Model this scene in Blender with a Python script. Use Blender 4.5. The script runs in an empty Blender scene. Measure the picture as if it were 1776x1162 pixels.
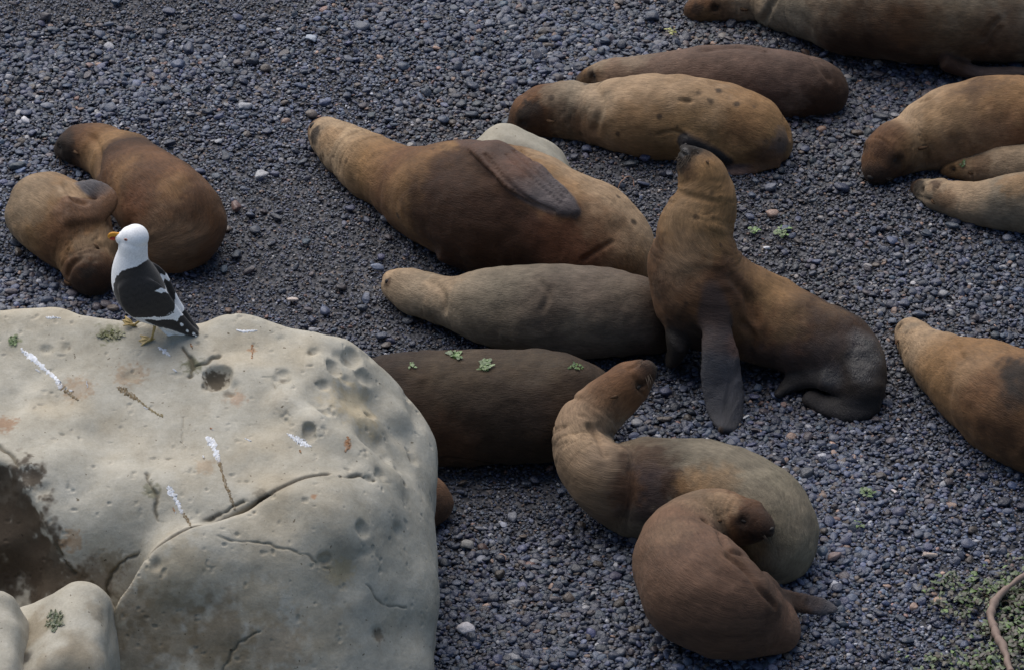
import bpy, bmesh, math, random
import numpy as np
from mathutils import Vector, Matrix, Euler
from mathutils.bvhtree import BVHTree

random.seed(7)
RNG = np.random.default_rng(7)
sc = bpy.context.scene
COL = sc.collection
R = math.radians

# ------------------------------------------------------------------ camera
PITCH, DIST, FRAME_W = R(33.0), 30.0, 5.33
cam_d = bpy.data.cameras.new('camera')
cam = bpy.data.objects.new('camera', cam_d)
COL.objects.link(cam)
cam.location = (0.0, -DIST * math.cos(PITCH), DIST * math.sin(PITCH))
cam.rotation_euler = (R(90) - PITCH, 0, 0)
cam_d.sensor_width = 36.0
cam_d.sensor_fit = 'HORIZONTAL'
cam_d.lens = 36.0 * DIST / FRAME_W
cam_d.clip_start, cam_d.clip_end = 0.5, 2000.0
sc.camera = cam

# ------------------------------------------------------------------ light
SUN_EL, SUN_AZ = R(57.0), R(-28.0)          # azimuth from +Y (away from the camera), clockwise seen from above
world = bpy.data.worlds.new('World')
sc.world = world
world.use_nodes = True
wn = world.node_tree.nodes
sky = wn.new('ShaderNodeTexSky')
sky.sky_type = 'NISHITA'
sky.sun_disc = False
sky.sun_elevation = SUN_EL
sky.sun_rotation = SUN_AZ
bg = wn['Background']
bg.inputs['Strength'].default_value = 0.095
world.node_tree.links.new(sky.outputs[0], bg.inputs[0])
sun_d = bpy.data.lights.new('sun', 'SUN')
sun_d.energy = 3.2
sun_d.angle = R(70.0)
sun_d.color = (1.0, 0.94, 0.87)
sun = bpy.data.objects.new('sun', sun_d)
COL.objects.link(sun)
sdir = Vector((math.sin(SUN_AZ) * math.cos(SUN_EL), math.cos(SUN_AZ) * math.cos(SUN_EL), math.sin(SUN_EL)))
sun.rotation_euler = sdir.to_track_quat('Z', 'Y').to_euler()
sun.location = sdir * 40
vs = sc.view_settings
vs.view_transform = 'Standard'
vs.look = 'None'
vs.exposure = 0.30
vs.gamma = 1.0
vs.use_curve_mapping = False

# ------------------------------------------------------------------ survey helpers (a sighting -> a place in the world)
C0 = np.array(cam.location)
FWD = np.array([0, math.cos(PITCH), -math.sin(PITCH)])
RGT = np.array([1.0, 0, 0])
UPV = np.cross(RGT, FWD)
K = FRAME_W / DIST / 1776.0


def ray(px, py):
    d = FWD + RGT * ((px - 888) * K) + UPV * ((581 - py) * K)
    return d / np.linalg.norm(d)


def at(px, py, z=0.0):
    d = ray(px, py)
    return C0 + d * ((z - C0[2]) / d[2])


def at_y(px, py, y):
    d = ray(px, py)
    return C0 + d * ((y - C0[1]) / d[1])


def pxm(p):
    return K * float(np.dot(np.asarray(p) - C0, FWD))


# ------------------------------------------------------------------ noise
def _hash(ix, iy, iz, seed):
    n = (ix * 374761393 + iy * 668265263 + iz * 2147483647 + seed * 1274126177) & 0xFFFFFFFF
    n = ((n ^ (n >> 13)) * 1274126177) & 0xFFFFFFFF
    n = (n ^ (n >> 16)) & 0xFFFF
    return n.astype(np.float64) / 65535.0


def vnoise(P, seed=0):
    P = np.asarray(P, dtype=np.float64)
    I = np.floor(P).astype(np.int64)
    F = P - I
    F = F * F * F * (F * (F * 6 - 15) + 10)
    out = 0
    for dx in (0, 1):
        wx = F[:, 0] if dx else 1 - F[:, 0]
        for dy in (0, 1):
            wy = F[:, 1] if dy else 1 - F[:, 1]
            for dz in (0, 1):
                wz = F[:, 2] if dz else 1 - F[:, 2]
                out = out + wx * wy * wz * _hash(I[:, 0] + dx, I[:, 1] + dy, I[:, 2] + dz, seed)
    return out * 2 - 1


def fbm(P, octs=3, seed=0):
    P = np.asarray(P, dtype=np.float64)
    a, s, tot = 1.0, 0, 0
    for o in range(octs):
        s = s + a * vnoise(P * (2.03 ** o) + 17.3 * o, seed + o)
        tot += a
        a *= 0.5
    return s / tot


# ------------------------------------------------------------------ implicit surfaces
class Field:
    def __init__(self, lo, hi, h):
        self.h = h
        self.lo = np.array(lo, dtype=np.float64)
        self.n = np.ceil((np.array(hi) - self.lo) / h).astype(int) + 1
        self.ax = [(self.lo[i] + h * np.arange(self.n[i])).astype(np.float32) for i in range(3)]
        self.d = np.full(self.n, 0.25, dtype=np.float32)

    def box(self, c, m):
        i0 = np.clip(np.floor((np.asarray(c) - m - self.lo) / self.h).astype(int), 0, self.n - 1)
        i1 = np.clip(np.ceil((np.asarray(c) + m - self.lo) / self.h).astype(int) + 1, 1, self.n)
        return tuple(slice(int(a), int(b)) for a, b in zip(i0, i1))

    def grid(self, s, c):
        X = (self.ax[0][s[0]] - np.float32(c[0]))[:, None, None]
        Y = (self.ax[1][s[1]] - np.float32(c[1]))[None, :, None]
        Z = (self.ax[2][s[2]] - np.float32(c[2]))[None, None, :]
        return X, Y, Z

    def sphere(self, c, r, kz=1.0, arr=None, margin=0.1):
        a = self.d if arr is None else arr
        s = self.box(c, r + margin)
        X, Y, Z = self.grid(s, c)
        np.minimum(a[s], np.sqrt(X * X + Y * Y + (Z / kz) ** 2) - r, out=a[s])

    def ellipsoid(self, c, M, rad, arr, margin=0.06):
        s = self.box(c, max(rad) + margin)
        X, Y, Z = self.grid(s, c)
        k0 = k1 = 0
        for i in range(3):
            u = (X * M[i][0] + Y * M[i][1] + Z * M[i][2]) / rad[i]
            k0 = k0 + u * u
            k1 = k1 + (u / rad[i]) ** 2
        k0 = np.sqrt(k0)
        d = k0 * (k0 - 1) / np.maximum(np.sqrt(k1), 1e-6)
        np.minimum(arr[s], d, out=arr[s])

    def carve(self, c, r, k=0.01):
        s = self.box(c, r + 4 * k)
        X, Y, Z = self.grid(s, c)
        d = r - np.sqrt(X * X + Y * Y + Z * Z)
        self.d[s] = smax(self.d[s], d, k)


def smin(a, b, k):
    h = np.clip(0.5 + 0.5 * (b - a) / k, 0, 1)
    return b + (a - b) * h - k * h * (1 - h)


def smax(a, b, k):
    return -smin(-a, -b, k)


def quad_split(V, F):
    """One level of 1-to-4 quad subdivision."""
    E = np.sort(np.concatenate([F[:, [0, 1]], F[:, [1, 2]], F[:, [2, 3]], F[:, [3, 0]]]), axis=1)
    key, inv = np.unique(E[:, 0] * len(V) + E[:, 1], return_inverse=True)
    a, b = key // len(V), key % len(V)
    n, m = len(V), len(F)
    W = np.concatenate([V, (V[a] + V[b]) / 2, V[F].mean(1)])
    e = inv.reshape(4, m) + n
    c = np.arange(m) + n + len(key)
    G = np.concatenate([np.stack([F[:, k], e[k], c, e[k - 1]], 1) for k in range(4)])
    return W, G


def nets(f, lo, h):
    inside = f < 0
    nx, ny, nz = f.shape
    acc = np.zeros((nx - 1, ny - 1, nz - 1, 3), dtype=np.float32)
    cnt = np.zeros((nx - 1, ny - 1, nz - 1), dtype=np.float32)
    corners = [(i, j, k) for i in (0, 1) for j in (0, 1) for k in (0, 1)]

    def sub(a, c):
        return a[c[0]:nx - 1 + c[0], c[1]:ny - 1 + c[1], c[2]:nz - 1 + c[2]]
    tot = sum(sub(inside, c).astype(np.int8) for c in corners)
    act = np.argwhere((tot > 0) & (tot < 8))
    idx = np.full((nx - 1, ny - 1, nz - 1), -1, dtype=np.int64)
    idx[act[:, 0], act[:, 1], act[:, 2]] = np.arange(len(act))
    P = np.zeros((len(act), 3))
    N = np.zeros(len(act))
    for a in corners:
        for ax in range(3):
            if a[ax]:
                continue
            b = list(a)
            b[ax] = 1
            va = f[act[:, 0] + a[0], act[:, 1] + a[1], act[:, 2] + a[2]].astype(np.float64)
            vb = f[act[:, 0] + b[0], act[:, 1] + b[1], act[:, 2] + b[2]].astype(np.float64)
            cr = (va < 0) != (vb < 0)
            t = np.where(cr, va / np.where(cr, va - vb, 1), 0)
            p = np.tile(np.array(a, dtype=float), (len(act), 1))
            p[:, ax] += t
            P += p * cr[:, None]
            N += cr
    V = (act + P / np.maximum(N, 1)[:, None]) * h + lo
    F = []
    for ax in range(3):
        o1, o2 = (ax + 1) % 3, (ax + 2) % 3
        sl0 = [slice(1, -1)] * 3
        sl1 = [slice(1, -1)] * 3
        sl0[ax] = slice(0, -1)
        sl1[ax] = slice(1, None)
        a, b = inside[tuple(sl0)], inside[tuple(sl1)]
        e = np.argwhere(a != b)
        if not len(e):
            continue
        flip = a[e[:, 0], e[:, 1], e[:, 2]]
        base = e.copy()
        base[:, o1] += 1
        base[:, o2] += 1
        q = []
        for s1, s2 in ((-1, -1), (0, -1), (0, 0), (-1, 0)):
            c = base.copy()
            c[:, o1] += s1
            c[:, o2] += s2
            q.append(idx[c[:, 0], c[:, 1], c[:, 2]])
        q = np.stack(q, 1)
        q[~flip] = q[~flip][:, ::-1]
        F.append(q)
    F = np.concatenate(F)
    return V, F[(F >= 0).all(1)]


def relax(V, F, it=2, lam=0.5):
    E = np.concatenate([F[:, [0, 1]], F[:, [1, 2]], F[:, [2, 3]], F[:, [3, 0]]])
    deg = np.bincount(E.ravel(), minlength=len(V)).astype(float)
    for _ in range(it):
        A = np.zeros_like(V)
        for k in range(3):
            A[:, k] = np.bincount(E[:, 0], V[E[:, 1], k], len(V)) + np.bincount(E[:, 1], V[E[:, 0], k], len(V))
        V = V + lam * (A / np.maximum(deg, 1)[:, None] - V)
    return V


def blur(a, F, it):
    E = np.concatenate([F[:, [0, 1]], F[:, [1, 2]], F[:, [2, 3]], F[:, [3, 0]]])
    deg = np.maximum(np.bincount(E.ravel(), minlength=len(a)), 1).astype(float)
    for _ in range(it):
        a = .5 * a + .5 * (np.bincount(E[:, 0], a[E[:, 1]], len(a)) + np.bincount(E[:, 1], a[E[:, 0]], len(a))) / deg
    return a


def normals(V, F):
    n = np.cross(V[F[:, 2]] - V[F[:, 0]], V[F[:, 3]] - V[F[:, 1]])
    N = np.zeros_like(V)
    for k in range(3):
        for c in range(4):
            N[:, k] += np.bincount(F[:, c], n[:, k], len(V))
    return N / np.maximum(np.linalg.norm(N, axis=1), 1e-9)[:, None]


def mesh_of(name, V, F, cols=None, mat=None, extra=None, smooth=True):
    me = bpy.data.meshes.new(name)
    F = np.asarray(F)
    me.vertices.add(len(V))
    me.vertices.foreach_set('co', np.asarray(V, dtype=np.float32).ravel())
    me.loops.add(F.size)
    me.loops.foreach_set('vertex_index', F.ravel().astype(np.int32))
    me.polygons.add(len(F))
    me.polygons.foreach_set('loop_start', np.arange(0, F.size, F.shape[1], dtype=np.int32))
    me.update(calc_edges=True)
    me.validate()
    me.polygons.foreach_set('use_smooth', [smooth] * len(me.polygons))
    if cols is not None:
        a = me.attributes.new('pigment', 'FLOAT_COLOR', 'POINT')
        c4 = np.ones((len(V), 4), dtype=np.float32)
        c4[:, :3] = cols
        a.data.foreach_set('color', c4.ravel())
    for k, v in (extra or {}).items():
        v = np.asarray(v, dtype=np.float32)
        if v.ndim == 2:
            a = me.attributes.new(k, 'FLOAT_VECTOR', 'POINT')
            a.data.foreach_set('vector', v.ravel())
        else:
            a = me.attributes.new(k, 'FLOAT', 'POINT')
            a.data.foreach_set('value', v)
    if mat:
        me.materials.append(mat)
    return me


def link(name, me, parent=None, loc=None):
    o = bpy.data.objects.new(name, me)
    COL.objects.link(o)
    if loc is not None:
        o.location = loc
    if parent is not None:
        o.parent = parent
    return o


def tag(o, label, cat, group=None):
    o['label'] = label
    o['category'] = cat
    if group:
        o['group'] = group
    return o


def shift(me, origin):
    me.transform(Matrix.Translation(-Vector(origin)))


def smooth_path(P, per=8):
    """Catmull-Rom through rows of P (any number of columns)."""
    P = np.asarray(P, dtype=float)
    Q = np.vstack([2 * P[0] - P[1], P, 2 * P[-1] - P[-2]])
    out = []
    for i in range(1, len(Q) - 2):
        p0, p1, p2, p3 = Q[i - 1:i + 3]
        for t in np.linspace(0, 1, per, endpoint=False):
            out.append(0.5 * ((2 * p1) + (-p0 + p2) * t + (2 * p0 - 5 * p1 + 4 * p2 - p3) * t * t + (-p0 + 3 * p1 - 3 * p2 + p3) * t ** 3))
    out.append(P[-1])
    return np.array(out)


def tube_mesh(name, paths, mat, sides=6):
    """Tubes along 3D paths; a path is rows of x, y, z, radius."""
    V, F = [], []
    for P in paths:
        P = np.asarray(P, dtype=float)
        T = np.gradient(P[:, :3], axis=0)
        T /= np.maximum(np.linalg.norm(T, axis=1), 1e-9)[:, None]
        up = np.array([0.13, 0.31, 0.94])
        b = len(V)
        for i in range(len(P)):
            s = np.cross(T[i], up)
            s /= np.linalg.norm(s)
            u = np.cross(s, T[i])
            for k in range(sides):
                a = 2 * math.pi * k / sides
                V.append(P[i, :3] + P[i, 3] * (s * math.cos(a) + u * math.sin(a)))
        for i in range(len(P) - 1):
            for k in range(sides):
                k2 = (k + 1) % sides
                F.append([b + i * sides + k, b + i * sides + k2, b + (i + 1) * sides + k2, b + (i + 1) * sides + k])
        V.append(P[0, :3]); V.append(P[-1, :3])
        e = len(V)
        for k in range(sides):
            k2 = (k + 1) % sides
            F.append([e - 2, b + k2, b + k, b + k])
            q = b + (len(P) - 1) * sides
            F.append([e - 1, q + k, q + k2, q + k2])
    me = bpy.data.meshes.new(name)
    me.from_pydata([tuple(v) for v in V], [], [tuple(dict.fromkeys(f)) for f in F])
    me.polygons.foreach_set('use_smooth', [True] * len(me.polygons))
    me.materials.append(mat)
    return me


# ------------------------------------------------------------------ materials
def nodes_of(name):
    m = bpy.data.materials.new(name)
    m.use_nodes = True
    nt = m.node_tree
    return m, nt, nt.nodes['Principled BSDF']


def N(nt, t, **kw):
    n = nt.nodes.new(t)
    for k, v in kw.items():
        if k.startswith('_'):
            setattr(n, k[1:], v)
        else:
            n.inputs[k.replace('__', ' ')].default_value = v
    return n


def mixc(nt, a, b, fac, mode='MIX'):
    n = nt.nodes.new('ShaderNodeMix')
    n.data_type = 'RGBA'
    n.blend_type = mode
    for i, v in ((0, fac), (6, a), (7, b)):
        if hasattr(v, 'is_linked'):
            nt.links.new(v, n.inputs[i])
        else:
            n.inputs[i].default_value = v if i == 0 else (*v, 1)
    return n.outputs[2]


def ramp(nt, fac, stops):
    n = nt.nodes.new('ShaderNodeValToRGB')
    e = n.color_ramp.elements
    while len(e) < len(stops):
        e.new(0.5)
    for el, (p, c) in zip(e, stops):
        el.position = p
        el.color = (*c, 1) if len(c) == 3 else c
    nt.links.new(fac, n.inputs[0])
    return n.outputs[0]


def g3(v):
    return (v, v, v)


def mat_plain(name, col, rough=0.5, spec=0.5):
    m, nt, b = nodes_of(name)
    tc = N(nt, 'ShaderNodeTexCoord')
    no = N(nt, 'ShaderNodeTexNoise', Scale=60.0, Detail=3.0)
    nt.links.new(tc.outputs['Object'], no.inputs['Vector'])
    c = mixc(nt, [x * 0.75 for x in col], [min(1, x * 1.2) for x in col], no.outputs['Fac'])
    nt.links.new(c, b.inputs['Base Color'])
    b.inputs['Roughness'].default_value = rough
    b.inputs['Specular IOR Level'].default_value = spec
    return m


def mat_fur():
    m, nt, b = nodes_of('sea_lion_fur')
    L = nt.links.new
    at_ = N(nt, 'ShaderNodeAttribute', _attribute_name='pigment')
    fl = N(nt, 'ShaderNodeAttribute', _attribute_name='flow')
    wet = N(nt, 'ShaderNodeAttribute', _attribute_name='wet')
    n1 = N(nt, 'ShaderNodeTexNoise', Scale=1.0, Detail=5.0, Roughness=0.65)
    mp = N(nt, 'ShaderNodeMapping')
    mp.inputs['Scale'].default_value = (22, 75, 75)
    L(fl.outputs['Vector'], mp.inputs['Vector'])
    L(mp.outputs[0], n1.inputs['Vector'])
    n2 = N(nt, 'ShaderNodeTexNoise', Scale=9.0, Detail=5.0, Roughness=0.6)
    L(fl.outputs['Vector'], n2.inputs['Vector'])
    n3 = N(nt, 'ShaderNodeTexNoise', Scale=55.0, Detail=2.0)
    L(fl.outputs['Vector'], n3.inputs['Vector'])
    f1 = ramp(nt, n1.outputs['Fac'], [(0.25, g3(0.55)), (0.75, g3(1.34))])
    f2 = ramp(nt, n2.outputs['Fac'], [(0.3, g3(0.66)), (0.72, g3(1.26))])
    f3 = ramp(nt, n3.outputs['Fac'], [(0.24, g3(0.45)), (0.33, g3(1.0))])
    c = mixc(nt, at_.outputs['Color'], f1, 0.8, 'MULTIPLY')
    c = mixc(nt, c, f2, 0.85, 'MULTIPLY')
    c = mixc(nt, c, f3, 0.5, 'MULTIPLY')
    L(c, b.inputs['Base Color'])
    r = N(nt, 'ShaderNodeMapRange')
    r.inputs[3].default_value = 0.66
    r.inputs[4].default_value = 0.2
    L(wet.outputs['Fac'], r.inputs[0])
    L(r.outputs[0], b.inputs['Roughness'])
    sp = N(nt, 'ShaderNodeMapRange')
    sp.inputs[3].default_value = 0.17
    sp.inputs[4].default_value = 0.5
    L(wet.outputs['Fac'], sp.inputs[0])
    L(sp.outputs[0], b.inputs['Specular IOR Level'])
    b.inputs['Sheen Weight'].default_value = 0.05
    b.inputs['Sheen Roughness'].default_value = 0.45
    b.inputs['Sheen Tint'].default_value = (0.85, 0.75, 0.62, 1)
    n4 = N(nt, 'ShaderNodeTexNoise', Scale=1.0, Detail=4.0, Roughness=0.7)
    mp2 = N(nt, 'ShaderNodeMapping')
    mp2.inputs['Scale'].default_value = (45, 150, 150)
    L(fl.outputs['Vector'], mp2.inputs['Vector'])
    L(mp2.outputs[0], n4.inputs['Vector'])
    ad = N(nt, 'ShaderNodeMath', _operation='MULTIPLY_ADD')
    L(n2.outputs['Fac'], ad.inputs[0])
    ad.inputs[1].default_value = 1.5
    L(n4.outputs['Fac'], ad.inputs[2])
    bp = N(nt, 'ShaderNodeBump', Strength=0.7, Distance=0.009)
    L(ad.outputs[0], bp.inputs['Height'])
    L(bp.outputs[0], b.inputs['Normal'])
    return m


def mat_stone(name, source):
    """Pebble stone; colour per pebble (instance attribute or object colour)."""
    m, nt, b = nodes_of(name)
    L = nt.links.new
    if source == 'instance':
        a = N(nt, 'ShaderNodeAttribute', _attribute_name='tint', _attribute_type='INSTANCER')
    else:
        a = N(nt, 'ShaderNodeObjectInfo')
    tc = N(nt, 'ShaderNodeTexCoord')
    n1 = N(nt, 'ShaderNodeTexNoise', Scale=2.2, Detail=6.0, Roughness=0.65)
    L(tc.outputs['Object'], n1.inputs['Vector'])
    f1 = ramp(nt, n1.outputs['Fac'], [(0.28, g3(0.6)), (0.74, g3(1.35))])
    c = mixc(nt, a.outputs['Color'], f1, 0.8, 'MULTIPLY')
    L(c, b.inputs['Base Color'])
    b.inputs['Roughness'].default_value = 0.42
    b.inputs['Specular IOR Level'].default_value = 0.5
    bp = N(nt, 'ShaderNodeBump', Strength=0.25, Distance=0.05)
    L(n1.outputs['Fac'], bp.inputs['Height'])
    L(bp.outputs[0], b.inputs['Normal'])
    return m


def mat_rock():
    m, nt, b = nodes_of('pale_rock')
    L = nt.links.new
    a = N(nt, 'ShaderNodeAttribute', _attribute_name='pigment')
    tc = N(nt, 'ShaderNodeTexCoord')
    o = tc.outputs['Object']
    big = N(nt, 'ShaderNodeTexNoise', Scale=3.0, Detail=8.0, Roughness=0.62)
    L(o, big.inputs['Vector'])
    mid = N(nt, 'ShaderNodeTexNoise', Scale=16.0, Detail=8.0, Roughness=0.7)
    L(o, mid.inputs['Vector'])
    fine = N(nt, 'ShaderNodeTexNoise', Scale=90.0, Detail=4.0, Roughness=0.7)
    L(o, fine.inputs['Vector'])
    spk = N(nt, 'ShaderNodeTexNoise', Scale=42.0, Detail=2.0)
    L(o, spk.inputs['Vector'])
    c = mixc(nt, a.outputs['Color'], ramp(nt, big.outputs['Fac'], [(0.3, (0.78, 0.76, 0.72)), (0.7, (1.12, 1.12, 1.12))]), 0.9, 'MULTIPLY')
    c = mixc(nt, c, ramp(nt, mid.outputs['Fac'], [(0.3, (0.8, 0.77, 0.72)), (0.68, (1.1, 1.1, 1.1))]), 0.7, 'MULTIPLY')
    c = mixc(nt, c, ramp(nt, fine.outputs['Fac'], [(0.3, g3(0.8)), (0.7, g3(1.1))]), 0.6, 'MULTIPLY')
    c = mixc(nt, c, ramp(nt, spk.outputs['Fac'], [(0.245, (0.2, 0.16, 0.1)), (0.29, g3(1.0))]), 0.8, 'MULTIPLY')
    L(c, b.inputs['Base Color'])
    b.inputs['Roughness'].default_value = 0.75
    b.inputs['Specular IOR Level'].default_value = 0.3
    ad = N(nt, 'ShaderNodeMath', _operation='MULTIPLY_ADD')
    L(mid.outputs['Fac'], ad.inputs[0])
    ad.inputs[1].default_value = 2.5
    L(fine.outputs['Fac'], ad.inputs[2])
    bp = N(nt, 'ShaderNodeBump', Strength=0.25, Distance=0.008)
    L(ad.outputs[0], bp.inputs['Height'])
    L(bp.outputs[0], b.inputs['Normal'])
    return m


def mat_pigment(name, rough=0.6, sheen=0.0, bump=0.0, scale=120.0):
    m, nt, b = nodes_of(name)
    L = nt.links.new
    a = N(nt, 'ShaderNodeAttribute', _attribute_name='pigment')
    tc = N(nt, 'ShaderNodeTexCoord')
    no = N(nt, 'ShaderNodeTexNoise', Scale=scale, Detail=4.0)
    L(tc.outputs['Object'], no.inputs['Vector'])
    c = mixc(nt, a.outputs['Color'], ramp(nt, no.outputs['Fac'], [(0.3, g3(0.82)), (0.7, g3(1.08))]), 0.8, 'MULTIPLY')
    L(c, b.inputs['Base Color'])
    b.inputs['Roughness'].default_value = rough
    b.inputs['Sheen Weight'].default_value = sheen
    b.inputs['Specular IOR Level'].default_value = 0.3
    if bump:
        bp = N(nt, 'ShaderNodeBump', Strength=bump, Distance=0.004)
        L(no.outputs['Fac'], bp.inputs['Height'])
        L(bp.outputs[0], b.inputs['Normal'])
    return m


FUR = mat_fur()
ROCK = mat_rock()
EYE = mat_plain('closed_eye_skin', (0.03, 0.024, 0.02), 0.65, 0.2)
NOSE = mat_plain('nose_skin', (0.02, 0.016, 0.014), 0.6, .25)
WHISKER = mat_plain('whisker_hair', (0.07, 0.052, 0.038), 0.7, .2)
STONE_I = mat_stone('pebble_stone_small', 'instance')
STONE_O = mat_stone('pebble_stone', 'object')


def mat_ground():
    m, nt, b = nodes_of('dark_grit')
    L = nt.links.new
    tc = N(nt, 'ShaderNodeTexCoord')
    v = N(nt, 'ShaderNodeTexVoronoi', Scale=38.0)
    L(tc.outputs['Object'], v.inputs['Vector'])
    hs = N(nt, 'ShaderNodeSeparateColor')
    L(v.outputs['Color'], hs.inputs[0])
    c = ramp(nt, hs.outputs[0], [(0.0, (0.02, 0.02, 0.024)), (0.5, (0.045, 0.046, 0.055)), (0.9, (0.08, 0.08, 0.09)), (1.0, (0.12, 0.1, 0.09))])
    L(c, b.inputs['Base Color'])
    b.inputs['Roughness'].default_value = 0.7
    bp = N(nt, 'ShaderNodeBump', Strength=0.8, Distance=0.02)
    bp.invert = True
    L(v.outputs['Distance'], bp.inputs['Height'])
    L(bp.outputs[0], b.inputs['Normal'])
    return m


# ------------------------------------------------------------------ the beach sheet
def ground_z(x, y):
    P = np.stack([np.asarray(x) * 0.9, np.asarray(y) * 0.7, np.zeros_like(np.asarray(x, dtype=float))], 1)
    return 0.035 * fbm(P, 2, 5)


def build_beach():
    xs = np.concatenate([[-220, -60, -20, -9], np.linspace(-6, 6, 61), [9, 20, 60, 220]])
    ys = np.concatenate([[-220, -60, -20, -9], np.linspace(-6, 7, 66), [10, 20, 60, 220]])
    X, Y = np.meshgrid(xs, ys, indexing='ij')
    Z = ground_z(X.ravel(), Y.ravel()).reshape(X.shape)
    far = np.clip((np.maximum(np.abs(X), np.abs(Y)) - 6) / 3, 0, 1)
    Z = Z * (1 - far) - 0.012
    V = np.stack([X.ravel(), Y.ravel(), Z.ravel()], 1)
    i = np.arange(len(xs) * len(ys)).reshape(len(xs), len(ys))
    F = np.stack([i[:-1, :-1].ravel(), i[1:, :-1].ravel(), i[1:, 1:].ravel(), i[:-1, 1:].ravel()], 1)
    o = link('beach', mesh_of('beach', V, F, mat=mat_ground()))
    o['kind'] = 'structure'
    return o


beach = build_beach()

# ------------------------------------------------------------------ the boulder
def plane_of(p, n):
    n = np.array(n, dtype=float)
    n /= np.linalg.norm(n)
    return n, float(np.dot(n, p))


class Hull:
    """Rounded intersection of half-spaces."""
    def __init__(self, planes, k):
        self.p, self.k = planes, k

    def __call__(self, P):
        d = None
        for (n, c) in self.p:
            e = P @ n - c
            d = e if d is None else smax(d, e, self.k)
        return d


def march(f, px, py, t0=None, t1=None):
    d = ray(px, py)
    t = 18.0
    for _ in range(200):
        e = float(f((C0 + d * t)[None, :])[0])
        if e < 0.0008:
            return C0 + d * t
        t += max(0.0008, e * 0.7)
        if t > 45:
            return None
    return None


def stain(V, cols, c, r, col, s=1.0, rough=0.5, hard=0.35, seed=3, freq=9.0, stretch=None):
    """Colour patch with a ragged edge centred at c (3D), radius r metres."""
    D = V - np.asarray(c)
    if stretch is not None:
        ax, k = stretch
        ax = np.asarray(ax) / np.linalg.norm(ax)
        D = D - np.outer(D @ ax, ax) * (1 - 1 / k)
    m = np.linalg.norm(D, axis=1) < r * 2.0
    if not m.any():
        return
    d = np.linalg.norm(D[m], axis=1) / r + rough * fbm(V[m] * freq / max(r * 4, 0.25), 3, seed)
    w = np.clip((1 + hard - d) / (2 * hard), 0, 1)
    w = (w * w * (3 - 2 * w) * s)[:, None]
    cols[m] = cols[m] * (1 - w) + np.asarray(col) * w


def bvh_of(V, F):
    return BVHTree.FromPolygons([tuple(v) for v in V], [tuple(int(i) for i in f) for f in F])


def hit(bvh, px, py):
    d = ray(px, py)
    p, n, i, t = bvh.ray_cast(Vector(C0), Vector(d))
    return (np.array(p), np.array(n)) if p is not None else (None, None)


ROCK_BASE = (0.425, 0.40, 0.335)
DARK_BROWN = (0.06, 0.042, 0.026)


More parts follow.
